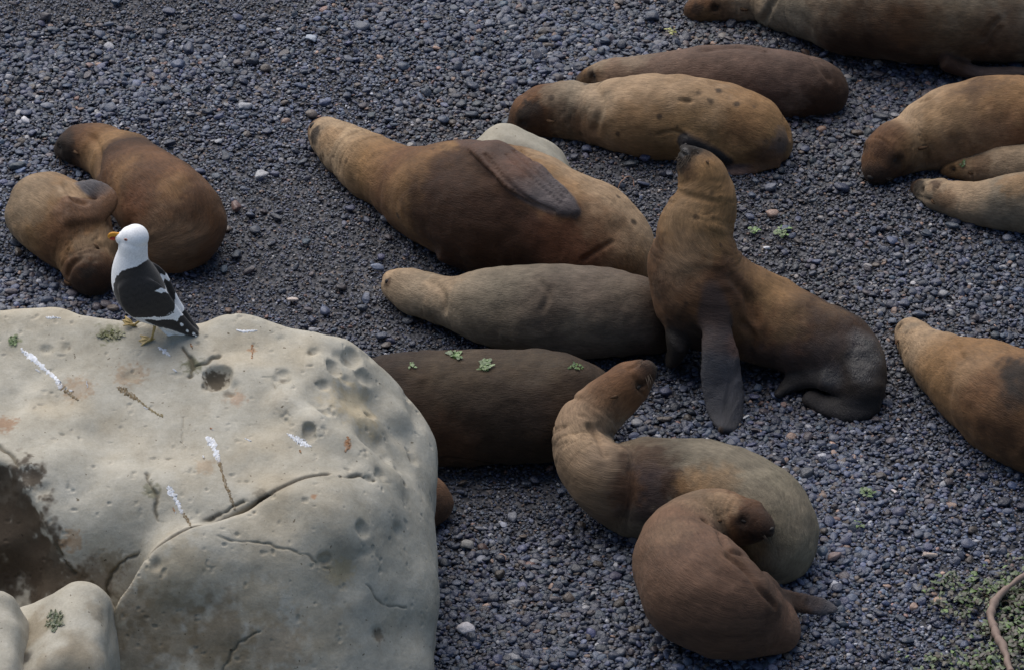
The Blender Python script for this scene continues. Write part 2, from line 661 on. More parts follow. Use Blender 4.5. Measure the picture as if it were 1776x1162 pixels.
def build_boulder():
    k = 0.2
    back = plane_of(at(430, 556, 1.28), (0.05, 1, 0.12))
    back2 = plane_of(at(650, 600, 1.1), (0.55, 0.8, 0.2))
    top = plane_of(at(300, 640, 1.275), (0.0, -0.26, 1))
    flank = plane_of(at(660, 700, 1.05), (1.1, -0.2, 1.0))
    right = plane_of(at(762, 810, 0.6), (1, 0.06, -0.12))
    left = plane_of(at(-250, 700, 1.0), (-1, 0, 0.15))
    front = plane_of(at(400, 1010, 0.85), (0.05, -1, 0.55))
    corner = plane_of(at(700, 960, 0.75), (0.7, -0.6, 0.35))
    base = plane_of((0, 0, -0.15), (0, 0, -1))
    # the fracture that splits the block in two
    a, b = at(150, 990, 0.95), at(640, 826, 1.0)
    dv = b - a
    nc = np.array([dv[1], -dv[0], 0.0])
    nc /= np.linalg.norm(nc)
    if nc[1] > 0:
        nc = -nc                      # points at the camera side
    nc = nc + np.array([0, 0, -0.15])
    nc /= np.linalg.norm(nc)
    cc = float(nc @ a)
    right2 = plane_of(at(728, 950, 0.5), (1, -0.12, -0.06))
    frontu = plane_of(at(60, 930, 0.9), (-0.1, -1, 0.35))
    left2 = plane_of(at(186, 1060, 0.85), (-1, -0.12, 0.1))
    upper = Hull([top, flank, right, back, back2, left, base, frontu, corner], k)
    fr2 = (front[0], front[1] + 0.0)
    lower = Hull([(top[0], top[1] + 0.002), (flank[0], flank[1] + 0.008), right2, base, fr2, corner], 0.2)

    def crack_at(P):
        return P @ nc - cc + 0.02 * fbm(P * 3.0, 2, 31)

    def f0(P):
        e = crack_at(P)
        g = 0.002 + 0.005 * np.clip(fbm(P * 5.0, 2, 77) + .3, 0, 1)
        fade = np.clip((-0.66 - P[:, 0]) / .2, 0, 1)
        g = g * fade
        u = smax(upper(P), e + g - 1.5 * (1 - fade), 0.022)
        l = smax(smax(lower(P), P @ left2[0] - left2[1], 0.08), g - e, 0.03)
        n = 0.06 * fbm(P * 1.7, 2, 11) + 0.018 * fbm(P * 4.4, 2, 19)
        return smin(u, l, 0.001 + 0.06 * (1 - fade)) + n

    h = 0.0115
    fd = Field((-3.3, -3.95, -0.12), (-0.3, -1.55, 1.5), h)
    X = np.stack(np.meshgrid(*fd.ax, indexing='ij'), -1).reshape(-1, 3).astype(np.float32)
    out = np.empty(len(X), dtype=np.float32)
    # hulls on every cell, noise only near the surface
    e = X @ nc.astype(np.float32) - np.float32(cc)
    u, l = upper(X), np.maximum(lower(X), X @ left2[0] - left2[1])
    e1 = np.where(X[:, 0] > -0.9, -1.0, e)
    near = (np.minimum(np.abs(np.maximum(u, e1)), np.abs(np.maximum(l, -e))) < 0.11) | (np.abs(np.maximum(u, e)) < .11)
    out[:] = np.minimum(np.maximum(u, e1), np.maximum(l, -e))
    for c in np.array_split(np.nonzero(near)[0], 12):
        out[c] = f0(X[c].astype(np.float64))
    fd.d = out.reshape(fd.n)
    pits = [(540, 610, 9, .8), (620, 700, 10, .7), (680, 640, 10, .7), (655, 620, 8, .7), (600, 660, 8, .8), (725, 730, 10, .6), (640, 720, 8, .8), (596, 690, 7, .8), (690, 810, 9, .7), (560, 668, 9, .8), (640, 828, 7, .7), (372, 664, 30, .9), (398, 680, 18, .6), (608, 617, 20, .7), (590, 615, 14, .4), (574, 636, 14, .7), (489, 656, 15, .9), (700, 672, 17, .6), (708, 688, 12, .6),
            (664, 778, 24, .35), (666, 790, 12, .7), (712, 770, 18, .4), (714, 792, 14, .7), (535, 748, 13, .9), (562, 972, 11, .9), (630, 655, 22, .25), (556, 700, 14, .5),
            (566, 715, 12, .5), (228, 652, 22, .2), (55, 826, 26, .5), (62, 845, 18, .6), (75, 605, 9, .6), (118, 602, 8, .6), (655, 1100, 18, .35), (628, 925, 14, .5),
            (640, 560 + 60, 12, .3), (270, 978, 8, .6), (486, 590, 9, .3), (690, 920, 16, .3), (656, 822, 8, .5), (630, 960, 9, .4)]
    for (x, y, r, dep) in [(650, 705, 44, .2), (690, 745, 40, .22), (612, 690, 34, .22), (640, 765, 36, .2), (585, 745, 30, .2), (700, 800, 36, .2), (605, 640, 34, .2), (720, 720, 26, .2), (540, 690, 30, .15), (440, 820, 60, .1), (180, 760, 70, .1), (110, 690, 50, .1), (500, 900, 60, .1), (600, 1000, 60, .12), (340, 980, 50, .1)]:
        p = march(f0, x, y)
        if p is not None:
            g = np.array([f0((p + 0.01 * np.eye(3)[i])[None])[0] - f0((p - 0.01 * np.eye(3)[i])[None])[0] for i in range(3)])
            g /= np.linalg.norm(g)
            rr = r * pxm(p)
            fd.carve(p + g * rr * (1 - dep * .9), rr, 0.06)
    for (x, y, r, pr) in [(500, 700, 34, .28), (545, 728, 34, .28), (590, 760, 36, .28), (635, 795, 36, .28), (676, 825, 32, .25), (120, 800, 85, .12), (60, 740, 70, .12), (620, 650, 30, .2), (690, 720, 30, .2),
                          (560, 640, 30, .2), (650, 740, 26, .2), (560, 900, 90, .1), (330, 970, 80, .12), (660, 880, 60, .12), (420, 640, 50, .1)]:
        p = march(f0, x, y)
        if p is not None:
            g = np.array([f0((p + 0.01 * np.eye(3)[i])[None])[0] - f0((p - 0.01 * np.eye(3)[i])[None])[0] for i in range(3)])
            g /= np.linalg.norm(g)
            rr = r * pxm(p)
            c_ = p - g * rr * (1 - pr)
            q_ = fd.box(c_, rr + .2)
            X_, Y_, Z_ = fd.grid(q_, c_)
            fd.d[q_] = smin(fd.d[q_], np.sqrt(X_ * X_ + Y_ * Y_ + Z_ * Z_) - rr, .07)
    sites = []
    for (x, y, r, dep) in pits:
        p = march(f0, x, y)
        if p is None:
            continue
        g = np.array([f0((p + 0.01 * np.eye(3)[i])[None])[0] - f0((p - 0.01 * np.eye(3)[i])[None])[0] for i in range(3)])
        g /= np.linalg.norm(g)
        rr = r * pxm(p)
        rj = np.random.default_rng(int(x + y))
        for q in range(4):
            o_ = rj.normal(0, .38, 3) * rr
            r2 = rr * rj.uniform(.5, .95)
            fd.carve(p + o_ - g * (o_ @ g) + g * r2 * (1 - dep), r2, 0.014)
        if dep > .55:
            fd.carve(p + g * rr * .1, rr * .5, 0.008)
        sites.append((p, rr, dep))
    grooves = [([(318, 600), (330, 622), (334, 645), (328, 655)], 4.5), ([(334, 632), (352, 628), (380, 618)], 3.5),
               ([(252, 822), (262, 840), (271, 862), (268, 885), (285, 908), (318, 917)], 3.2),
               ([(350, 922), (400, 935), (455, 942), (520, 958), (560, 982), (610, 992), (640, 1015), (662, 1046), (705, 1052)], 2.2),
               ([(480, 640), (476, 665), (500, 700), (545, 728), (556, 745), (596, 766), (618, 790), (652, 800)], 2.0),
               ([(-5, 770), (30, 800), (60, 880), (98, 950), (130, 995)], 4.0),
               ([(655, 836), (678, 840), (700, 838)], 4.0),
               ([(380, 1180), (410, 1120), (452, 1095)], 2.5), ([(318, 722), (320, 742), (315, 768)], 1.2), ([(432, 866), (385, 890), (335, 914), (290, 936), (245, 958), (206, 980), (188, 1010), (185, 1060), (187, 1110), (188, 1170)], 4.2), ([(560, 836), (590, 829), (625, 826), (650, 832), (672, 838), (698, 839)], 3.6)]
    glines = []
    for (L_, w) in grooves:
        last = None
        for j, (x, y) in enumerate(smooth_path(L_, 14)):
            jt = vnoise(np.array([[x * .09, y * .09, 1.], [x * .09, y * .09, 7.]]), 61) * 3.2
            p = march(f0, x + jt[0], y + jt[1])
            if p is None:
                last = None
                continue
            ww = w * pxm(p) * (0.75 + 0.5 * jt[0] / 3.2)
            if last is not None and np.linalg.norm(last[0] - p) < 0.15:
                nst = int(np.linalg.norm(last[0] - p) / 0.003) + 1
                for u_ in np.linspace(0, 1, nst, endpoint=False):
                    glines.append(np.array([*(last[0] + (p - last[0]) * u_), max(last[1] + (ww - last[1]) * u_, .0035), w]))
            last = (p, ww)
    glines = np.array(glines)
    # the deep sheltered hollow at the left edge
    for (x, y, r) in [(-10, 900, 95), (30, 960, 72), (70, 1000, 55), (10, 1010, 80), (-60, 860, 110), (105, 1015, 32)]:
        p = march(f0, x, y)
        if p is not None:
            fd.carve(p + np.array([0, -0.10, 0.06]), r * pxm(p), 0.03)
    V, F = nets(fd.d, fd.lo, h)
    V = relax(V, F, 1, 0.5)
    V, F = quad_split(V, F)
    V = relax(V, F, 1, 0.5)
    Nn = normals(V, F)
    V = V + Nn * (0.005 * fbm(V * 8, 4, 71) - 0.004 * np.clip(fbm(V * 26, 2, 72) - .5, 0, 1) * 6)[:, None]
    gd = np.full(len(V), 1e3)
    gs = np.ones(len(V))
    for blk in np.array_split(glines, max(1, len(glines) // 12)):
        lo_, hi_ = blk[:, :3].min(0) - .04, blk[:, :3].max(0) + .04
        m = np.nonzero(((V > lo_) & (V < hi_)).all(1))[0]
        if len(m):
            dd = (np.linalg.norm(V[m][:, None, :] - blk[None, :, :3], axis=2) / blk[None, :, 3]).min(1)
            nw = dd < gd[m]
            gd[m[nw]] = dd[nw]
            gs[m[nw]] = min(1.0, float(blk[0, 4]) / 3.5)
    wg = np.exp(-np.minimum(gd, 30) ** 2) * gs
    ec = np.abs(crack_at(V)) + .1 * np.clip((V[:, 0] + .86) / .15, 0, 1)
    V = V - Nn * (0.015 * wg + 0.014 * np.exp(-(ec / .008) ** 2))[:, None]
    cols = np.tile(np.array(ROCK_BASE), (len(V), 1))
    tone = fbm(V * 2.2, 3, 40)
    cols *= (1 + 0.14 * tone)[:, None]
    warm = np.clip(fbm(V * 3.7, 3, 44) * 1.6 - 0.1, 0, 1)[:, None]
    cols = cols * (1 - 0.35 * warm) + np.array((0.44, 0.35, 0.22)) * 0.35 * warm
    bvh = bvh_of(V, F)
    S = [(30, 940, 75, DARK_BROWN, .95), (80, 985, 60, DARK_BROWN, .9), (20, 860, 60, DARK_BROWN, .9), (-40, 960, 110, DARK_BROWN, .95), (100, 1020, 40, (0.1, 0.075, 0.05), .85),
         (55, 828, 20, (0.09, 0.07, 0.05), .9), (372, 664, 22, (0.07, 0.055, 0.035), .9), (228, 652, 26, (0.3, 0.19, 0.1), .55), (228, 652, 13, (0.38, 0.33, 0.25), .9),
         (135, 673, 24, (0.32, 0.2, 0.11), .6), (138, 674, 12, (0.4, 0.35, 0.28), .8), (410, 690, 16, (0.34, 0.21, 0.13), .6), (125, 938, 18, (0.33, 0.2, 0.1), .6), (4, 735, 22, (0.3, 0.16, 0.08), .7),
         (603, 770, 7, (0.36, 0.17, 0.07), .8), (437, 607, 6, (0.36, 0.2, 0.1), .7), (545, 860, 5, (0.36, 0.17, 0.07), .7), (356, 808, 16, (0.36, 0.25, 0.15), .5),
         (615, 710, 46, (0.46, 0.36, 0.2), .5), (590, 990, 22, (0.46, 0.36, 0.2), .55), (625, 888, 22, (0.36, 0.33, 0.26), .5), (480, 695, 24, (0.38, 0.34, 0.27), .5),
         (290, 1080, 60, (0.2, 0.15, 0.085), .7), (380, 1105, 60, (0.19, 0.14, 0.08), .7), (235, 1050, 30, (0.2, 0.15, 0.09), .6), (300, 1000, 60, (0.36, 0.3, 0.2), .4), (480, 1120, 45, (0.22, 0.16, 0.09), .55),
         (240, 1130, 50, (0.17, 0.13, 0.08), .6), (400, 1160, 50, (0.2, 0.16, 0.1), .5), (560, 1090, 50, (0.3, 0.25, 0.17), .4), (655, 1100, 12, (0.14, 0.1, 0.06), .7), (450, 1045, 40, (0.3, 0.24, 0.15), .5),
         (190, 580, 20, (0.12, 0.13, 0.05), .6), (25, 590, 10, (0.13, 0.17, 0.05), .7), (335, 635, 16, (0.11, 0.11, 0.05), .8), (262, 850, 14, (0.11, 0.11, 0.05), .6),
         (165, 1010, 40, (0.15, 0.11, 0.07), .7), (450, 858, 12, (0.12, 0.1, 0.07), .6), (195, 975, 22, (0.2, 0.16, 0.1), .6)]
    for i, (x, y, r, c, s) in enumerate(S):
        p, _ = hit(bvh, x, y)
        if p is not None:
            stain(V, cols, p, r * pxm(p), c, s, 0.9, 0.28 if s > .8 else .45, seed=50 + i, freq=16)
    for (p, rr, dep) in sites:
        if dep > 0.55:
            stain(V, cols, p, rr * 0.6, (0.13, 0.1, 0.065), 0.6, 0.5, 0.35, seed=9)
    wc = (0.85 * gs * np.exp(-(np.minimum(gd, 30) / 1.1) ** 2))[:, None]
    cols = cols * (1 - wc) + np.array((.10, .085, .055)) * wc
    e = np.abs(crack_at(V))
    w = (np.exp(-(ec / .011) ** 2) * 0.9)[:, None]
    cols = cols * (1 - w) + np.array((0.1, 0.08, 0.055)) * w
    org = np.array([-1.6, -2.8, 0.0])
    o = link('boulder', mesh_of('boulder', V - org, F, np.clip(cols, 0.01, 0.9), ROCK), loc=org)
    tag(o, 'huge pale cracked boulder in the foreground with a gull standing on it', 'boulder')
    return o, V, F, bvh


boulder, BV, BF, BBVH = build_boulder()
BORG = np.array(boulder.location)


def largest(V, F):
    lab = np.arange(len(V))
    for _ in range(400):
        m = lab[F].min(1)
        new = lab.copy()
        for k in range(4):
            np.minimum.at(new, F[:, k], m)
        new = new[new]
        if (new == lab).all():
            break
        lab = new
    b = np.bincount(lab).argmax()
    keep = lab == b
    idx = np.cumsum(keep) - 1
    return V[keep], idx[F[keep[F[:, 0]]]]


def small_rock(name, planes, k, lo, hi, label, cat, stains=(), h=0.014, seed=5, tint=ROCK_BASE, amp=0.03):
    H = Hull(planes, k)
    fd = Field(lo, hi, h)
    X = np.stack(np.meshgrid(*fd.ax, indexing='ij'), -1).reshape(-1, 3).astype(np.float64)
    fd.d = (H(X) + amp * fbm(X * 4, 2, seed)).astype(np.float32).reshape(fd.n)
    V, F = largest(*nets(fd.d, fd.lo, h))
    V = relax(V, F, 2)
    V = V + normals(V, F) * (0.006 * fbm(V * 10, 3, seed + 3))[:, None]
    cols = np.tile(np.array(tint), (len(V), 1)) * (1 + 0.15 * fbm(V * 3, 3, seed + 1))[:, None]
    bv = bvh_of(V, F)
    for i, (x, y, r, c, s) in enumerate(stains):
        p, _ = hit(bv, x, y)
        if p is not None:
            stain(V, cols, p, r * pxm(p), c, s, 0.7, 0.4, seed=80 + i)
    org = np.array([(lo[0] + hi[0]) / 2, (lo[1] + hi[1]) / 2, 0])
    o = link(name, mesh_of(name, V - org, F, np.clip(cols, 0.01, 0.9), ROCK), loc=org)
    tag(o, label, cat)
    return bv


def block_planes(pts, extra):
    return [plane_of(p, n) for p, n in pts] + [plane_of((0, 0, -0.1), (0, 0, -1))] + extra


# two lower rocks that lean against the boulder at the bottom left corner
pa = at(120, 1052, 0.86)
LOWROCK = small_rock('rock', block_planes([(at(128, 1040, .86), (0.35, -0.3, 1)), (at(183, 1100, 0.75), (1, -0.1, 0.12)), (at(128, 1040, .86), (-0.6, -0.15, 1)), (pa + np.array([0, 0.22, 0]), (0, 1, 0.2)),
                    (at(90, 1200, 0.62), (0, -1, 0.3)), (at(-60, 1120, 0.6), (-1, -0.1, 0.3))], []), 0.07,
                   (pa[0] - 0.75, pa[1] - 0.75, -0.12), (pa[0] + 0.5, pa[1] + 0.4, 1.1),
                   'pointed pale rock with a green smear, wedged against the boulder at bottom left', 'rock',
                   [(95, 1078, 18, (0.09, 0.11, 0.05), .7), (40, 1140, 14, (0.05, 0.045, 0.04), .8), (20, 1125, 30, (0.25, 0.2, 0.12), .5), (60, 1090, 36, (.24, .19, .12), .55), (150, 1130, 40, (.28, .23, .16), .5), (110, 1150, 50, (.2, .16, .1), .5), (165, 1060, 18, (.2, .16, .1), .5)], seed=15)
pb = at(10, 1062, 0.86)
small_rock('rock', block_planes([(pb, (0.1, -0.3, 1)), (at(36, 1080, 0.8), (1, -0.1, 0.3)), (pb + np.array([0, 0.15, 0]), (0, 1, 0.2)), (pb - np.array([0.4, 0, 0]), (-1, 0, 0.3)),
            (pb - np.array([0, 0.35, 0]), (0, -1, 0.3))], []), 0.07,
           (pb[0] - 0.55, pb[1] - 0.5, -0.12), (pb[0] + 0.3, pb[1] + 0.3, 1.05),
           'small smooth pale rock at the left edge below the dark hollow', 'rock', seed=25)
# the pale stone behind the big sea lion
pc = at(895, 262, 0.28)
small_rock('rock', block_planes([(at(880, 232, 0.40), (-0.05, -0.1, 1)), (at(845, 236, 0.36), (-1, 0, 0.9)), (at(930, 254, 0.34), (0.62, 0.1, 0.9)), (at(990, 290, 0.1), (1, 0, 0.4)),
            (pc + np.array([0, 0.16, 0]), (0, 1, 0.3)), (pc + np.array([0, -0.12, 0]), (0, -1, 0.3))], []), 0.07,
           (pc[0] - 0.5, pc[1] - 0.4, -0.12), (pc[0] + 0.6, pc[1] + 0.4, 0.7),
           'pale speckled stone showing behind the belly-up sea lion with raised flipper', 'rock', seed=35, tint=(0.4, 0.37, 0.3), amp=0.02)

# ------------------------------------------------------------------ sea lions
TAN = (.36, .245, .145)
GOLD = (.255, .142, .060)
GREYTAN = (.265, .205, .138)
GREY = (.175, .142, .10)
BROWN = (.136, .064, .028)
RUST = (.135, .052, .024)
DBROWN = (.048, .022, .011)
DARK = (.018, .013, .010)
FLIP = (.075, .068, .074)
FLIPD = (.020, .017, .017)


def on_spheres(C, Rr, px, py):
    """First hit of a sighting on a set of spheres."""
    d = ray(px, py)
    L_ = C - C0
    tca = L_ @ d
    d2 = (L_ * L_).sum(1) - tca ** 2
    ok = d2 < Rr ** 2
    if not ok.any():
        i = int(np.argmin(np.sqrt(np.maximum(d2, 0)) - Rr))
        p = C0 + d * tca[i]
        n = p - C[i]
        return p, n / np.linalg.norm(n)
    t = np.where(ok, tca - np.sqrt(np.maximum(Rr ** 2 - d2, 0)), 1e9)
    i = int(np.argmin(t))
    p = C0 + d * t[i]
    n = p - C[i]
    return p, n / np.linalg.norm(n)


def ellipsoid_part(name, p, ax, rad, mat, parent, org, segs=12):
    me = bpy.data.meshes.new(name)
    bm = bmesh.new()
    bmesh.ops.create_uvsphere(bm, u_segments=segs, v_segments=max(6, segs // 2), radius=1.0)
    M = Matrix(((ax[0][0] * rad[0], ax[1][0] * rad[1], ax[2][0] * rad[2], 0), (ax[0][1] * rad[0], ax[1][1] * rad[1], ax[2][1] * rad[2], 0),
                (ax[0][2] * rad[0], ax[1][2] * rad[1], ax[2][2] * rad[2], 0), (0, 0, 0, 1)))
    bm.transform(M)
    for f in bm.faces:
        f.smooth = True
    bm.to_mesh(me)
    bm.free()
    me.materials.append(mat)
    o = link(name, me, parent, Vector(np.asarray(p) - org))
    return o


def sea_lion(label, spine, grad, group, patches=(), flippers=(), lumps=(), dents=(), creases=(), eyes=(), ears=(), nose=None, whiskers=(), wet=(), h=0.0098, zf=0.77, wob=0.012, seed=1, kz=1.0, spots=0, spotcol=DARK, late=(), head=None, join=None):
    ctrl = []
    for row in spine:
        x, y, r = row[:3]
        z = row[3] if len(row) > 3 else None
        if z is None:
            rw = r * pxm(at(x, y, 0.2))
            z = rw * zf
        p = at(x, y, z)
        ctrl.append([*p, r * pxm(p)])
    S = smooth_path(ctrl, 9)
    Cs, Rs = S[:, :3], np.maximum(S[:, 3], 0.006)
    fl = []
    for f in flippers:
        rows = []
        for (x, y, w, z) in f['path']:
            if z == 'on':
                p, n = on_spheres(Cs, Rs, x, y)
                p = p + n * f.get('lift', 0.012)
            elif z == 'in':
                p, n = on_spheres(Cs, Rs, x, y)
                p = p - n * .035
            else:
                p = at(x, y, z)
                n = np.array(f.get('n', (0, -0.4, 0.9)))
            rows.append([*p, w * pxm(p), *n])
        fl.append((smooth_path(rows, 8), f.get('th', 0.018), f.get('tip', FLIP), f.get('root', None), f.get('split', 0.3)))
    lo = (Cs - Rs[:, None]).min(0)
    hi = (Cs + Rs[:, None]).max(0)
    for Q, th, *_ in fl:
        lo = np.minimum(lo, (Q[:, :3] - Q[:, 3:4]).min(0))
        hi = np.maximum(hi, (Q[:, :3] + Q[:, 3:4]).max(0))
    fd = Field(lo - 0.05, hi + 0.05, h)
    if join is None:
        for c, r in zip(Cs, Rs):
            fd.sphere(c, r, kz)
    else:
        other = fd.d.copy()
        for i, (c, r) in enumerate(zip(Cs, Rs)):
            if i <= join * 9:
                fd.sphere(c, r, kz, margin=.16)
            if i >= (join - 1) * 9:
                fd.sphere(c, r, kz, other, margin=.16)
        fd.d = smin(fd.d, other, .085)
    df = np.full(fd.n, 0.25, dtype=np.float32)
    for Q, th, *_ in fl:
        T = np.gradient(Q[:, :3], axis=0)
        for i in range(len(Q)):
            t = T[i] / np.linalg.norm(T[i])
            n = Q[i, 4:7] - t * (Q[i, 4:7] @ t)
            n /= np.linalg.norm(n)
            s = np.cross(n, t)
            w = max(Q[i, 3], 0.01)
            fd.ellipsoid(Q[i, :3], (t, s, n), (max(np.linalg.norm(T[i]) * 1.7, 0.02), w, min(th * (1.5 - 0.7 * i / len(Q)), w)), df)
    body = fd.d.copy()
    if fl:
        fd.d = smin(fd.d, df, 0.045)
    for (x, y, r, proud) in lumps:
        p, n = on_spheres(Cs, Rs, x, y)
        rw = r * pxm(p)
        c = p - n * rw * (1 - proud)
        s = fd.box(c, rw + 0.08)
        X, Y, Z = fd.grid(s, c)
        fd.d[s] = smin(fd.d[s], np.sqrt(X * X + Y * Y + Z * Z) - rw, 0.03)
    hs = None
    if head is not None:
        tip, sk, s_ = np.array(ctrl[0][:3]), np.array(ctrl[2][:3]), ctrl[2][3] * 1.0
        fw_ = tip - sk
        fw_ /= np.linalg.norm(fw_)
        up_ = np.array(head, dtype=float)
        up_ -= fw_ * (up_ @ fw_)
        up_ /= np.linalg.norm(up_)
        sd_ = np.cross(fw_, up_)
        hs = (tip, sk, s_, fw_, up_, sd_)

        def add(c, r, k_=.02):
            q = fd.box(c, r + .07)
            X, Y, Z = fd.grid(q, c)
            fd.d[q] = smin(fd.d[q], np.sqrt(X * X + Y * Y + Z * Z) - r, k_)
        for g_ in (-1, 1):
            add(tip - fw_ * .30 * s_ + sd_ * g_ * .24 * s_ - up_ * .04 * s_, .29 * s_)
            add(sk + fw_ * .30 * s_ + sd_ * g_ * .42 * s_ + up_ * .46 * s_, .32 * s_, .03)
        add(tip - fw_ * .50 * s_ - up_ * .26 * s_, .27 * s_)
        add(tip - fw_ * .05 * s_ + up_ * .10 * s_, .15 * s_, .012)
        for g_ in (-1, 1):
            fd.carve(sk + fw_ * .62 * s_ + sd_ * g_ * .74 * s_ + up_ * .44 * s_, .17 * s_, .018)
    for (x, y, r, dep) in dents:
        p, n = on_spheres(Cs, Rs, x, y)
        rw = r * pxm(p)
        fd.carve(p + n * rw * (1 - dep), rw, 0.015)
    # the belly settles on the pebbles
    zz = fd.ax[2][None, None, :]
    fd.d = smax(fd.d, (-0.025 - zz) * np.ones_like(fd.d), 0.05)
    V, F = nets(fd.d, fd.lo, h)
    V = relax(V, F, 3, 0.5)
    Nn = normals(V, F)
    V = V + Nn * (wob * fbm(V * 5 + seed, 2, seed) + 0.35 * wob * fbm(V * 14 + seed, 2, seed + 5))[:, None]
    # where each vertex sits along the body
    best = np.full(len(V), 1e9)
    bi = np.zeros(len(V), dtype=int)
    for i in range(len(Cs)):
        d = np.linalg.norm(V - Cs[i], axis=1) - Rs[i]
        m = d < best
        best[m] = d[m]
        bi[m] = i
    seg = np.concatenate([[0], np.cumsum(np.linalg.norm(np.diff(Cs, axis=0), axis=1))])
    T = np.gradient(Cs, axis=0)
    T /= np.linalg.norm(T, axis=1)[:, None]
    off = V - Cs[bi]
    al = (off * T[bi]).sum(1)
    sv = np.cross(T[bi], np.array([0.02, 0.03, 1.0]))
    sv /= np.linalg.norm(sv, axis=1)[:, None]
    uv_ = np.cross(sv, T[bi])
    flow = np.stack([seg[bi] + al + 3.7 * seed, (off * sv).sum(1), (off * uv_).sum(1)], 1)
    tt = np.clip((seg[bi] + al) / seg[-1] + 0.03 * fbm(V * 7, 2, seed + 9), 0, 1)
    tt = blur(tt, F, 160)
    flow = np.stack([blur(flow[:, k], F, 25) for k in range(3)], 1)
    fw = np.clip(1.15 - np.abs(tt - .2) / .2, 0.12, 1)
    ring = fbm(np.stack([flow[:, 0] * 15, flow[:, 1] * 3.2, flow[:, 2] * 3.2], 1), 3, seed + 60)
    fold = -np.clip(1 - np.abs(ring) / .14, 0, 1) ** 2 * np.clip(fbm(V * 4.5, 2, seed + 61) * 2 + .35, 0, 1)
    V = V + Nn * (.010 * fw * fold + .005 * fw * ring)[:, None]
    lump = fbm(np.stack([flow[:, 0] * 5, flow[:, 1] * 4, flow[:, 2] * 4], 1), 3, seed + 64)
    V = V + Nn * (.017 * lump * np.clip((Rs[bi] - .06) / .08, 0, 1))[:, None]
    gx = [g[0] for g in grad]
    cols = np.stack([np.interp(tt, gx, [g[1][k] for g in grad]) for k in range(3)], 1)
    cols *= (1 + 0.16 * fbm(V * 4, 3, seed + 20))[:, None]
    bvh = bvh_of(V, F)
    wetv = np.zeros(len(V))
    for i, (x, y, r, c, s) in enumerate(patches):
        p, n = hit(bvh, x, y)
        if p is None:
            p, n = on_spheres(Cs, Rs, x, y)
        stain(V, cols, p, r * pxm(p), c, s, 0.55, 0.42 if r < 32 else .62, seed=seed * 7 + i, freq=13)
    if spots:
        rg = np.random.default_rng(seed)
        pick = rg.integers(0, len(V), spots)
        for j in pick:
            if bi[j] > 4:
                stain(V, cols, V[j], rg.uniform(0.009, 0.02), spotcol, rg.uniform(0.35, 0.8), 0.3, 0.35, seed=int(j), freq=6)
    for (x, y, r) in wet:
        p, n = hit(bvh, x, y)
        if p is not None:
            d = np.linalg.norm(V - p, axis=1) / (r * pxm(p)) + 0.35 * fbm(V * 12, 2, seed)
            wetv = np.maximum(wetv, np.clip((1.3 - d) / 0.6, 0, 1))
    if hs:
        tip, sk, s_, fw_, up_, sd_ = hs
        stain(V, cols, tip - fw_ * .1 * s_, .50 * s_, DARK, .6, .5, .5, seed=seed + 2, freq=14)
        for g_ in (-1, 1):
            stain(V, cols, sk + fw_ * .60 * s_ + sd_ * g_ * .62 * s_ + up_ * .42 * s_, .34 * s_, DARK, .55, .5, .5, seed=seed + 4, freq=14)
            line = smooth_path([tip - up_ * .16 * s_, tip - fw_ * .28 * s_ + sd_ * g_ * .40 * s_ - up_ * .22 * s_, tip - fw_ * .75 * s_ + sd_ * g_ * .62 * s_ - up_ * .30 * s_], 9)
            for q in line:
                q = np.array(bvh.find_nearest(Vector(q))[0])
                d = np.linalg.norm(V - q, axis=1)
                m = d < .03
                V[m] -= Nn[m] * (.005 * np.exp(-(d[m] / .009) ** 2))[:, None]
            stain(V, cols, tip - fw_ * .35 * s_ + sd_ * g_ * .45 * s_ - up_ * .2 * s_, .2 * s_, DARK, .6, .4, .5, seed=seed + 6, freq=14)
        wetv = np.maximum(wetv, np.clip(1.5 - np.linalg.norm(V - tip, axis=1) / (.22 * s_), 0, .3))
    # flipper skin
    for Q, th, tip, root, split in fl:
        bq = np.full(len(V), 1e9)
        qi = np.zeros(len(V), dtype=int)
        for i in range(len(Q)):
            d = np.linalg.norm(V - Q[i, :3], axis=1) - max(Q[i, 3], .03) - .006
            m = d < bq
            bq[m] = d[m]
            qi[m] = i
        db = best
        w = np.clip((0.012 - bq) / 0.02, 0, 1) * np.clip((db + 0.004) / 0.012, 0, 1)
        ft = qi / (len(Q) - 1) + 0.08 * fbm(V * 14, 2, seed + 3)
        wt = np.clip((ft - split) / 0.25, 0, 1)[:, None]
        c = np.asarray(root if root is not None else DBROWN) * (1 - wt) + np.asarray(tip) * wt
        cols = cols * (1 - w[:, None]) + c * w[:, None]
        wetv = np.maximum(wetv, 0.25 * w)
    for i, (x, y, r, c, s_) in enumerate(late):
        p, n = hit(bvh, x, y)
        if p is not None:
            stain(V, cols, p, r * pxm(p), c, s_, .3, .5, seed=seed * 5 + i, freq=10)
    for (L_, depth, wpx) in creases:
        for (x, y) in smooth_path(L_, 10):
            p, n = hit(bvh, x, y)
            if p is None:
                continue
            wr = wpx * pxm(p)
            d = np.linalg.norm(V - p, axis=1)
            m = d < wr * 3
            V[m] -= Nn[m] * (depth * 0.75 * np.exp(-(d[m] / wr) ** 2))[:, None]
    org = np.array([Cs[:, 0].mean(), Cs[:, 1].mean(), 0.0])
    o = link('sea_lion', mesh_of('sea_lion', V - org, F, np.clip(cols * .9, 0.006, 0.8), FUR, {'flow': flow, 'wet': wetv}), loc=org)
    tag(o, label, 'sea lion', group)

    def frame(px, py, dx, dy):
        p, n = hit(bvh, px, py)
        if p is None:
            p, n = on_spheres(Cs, Rs, px, py)
        t = RGT * dx - UPV * dy
        t = t - n * (t @ n)
        t /= np.linalg.norm(t)
        return p, t, np.cross(n, t), n
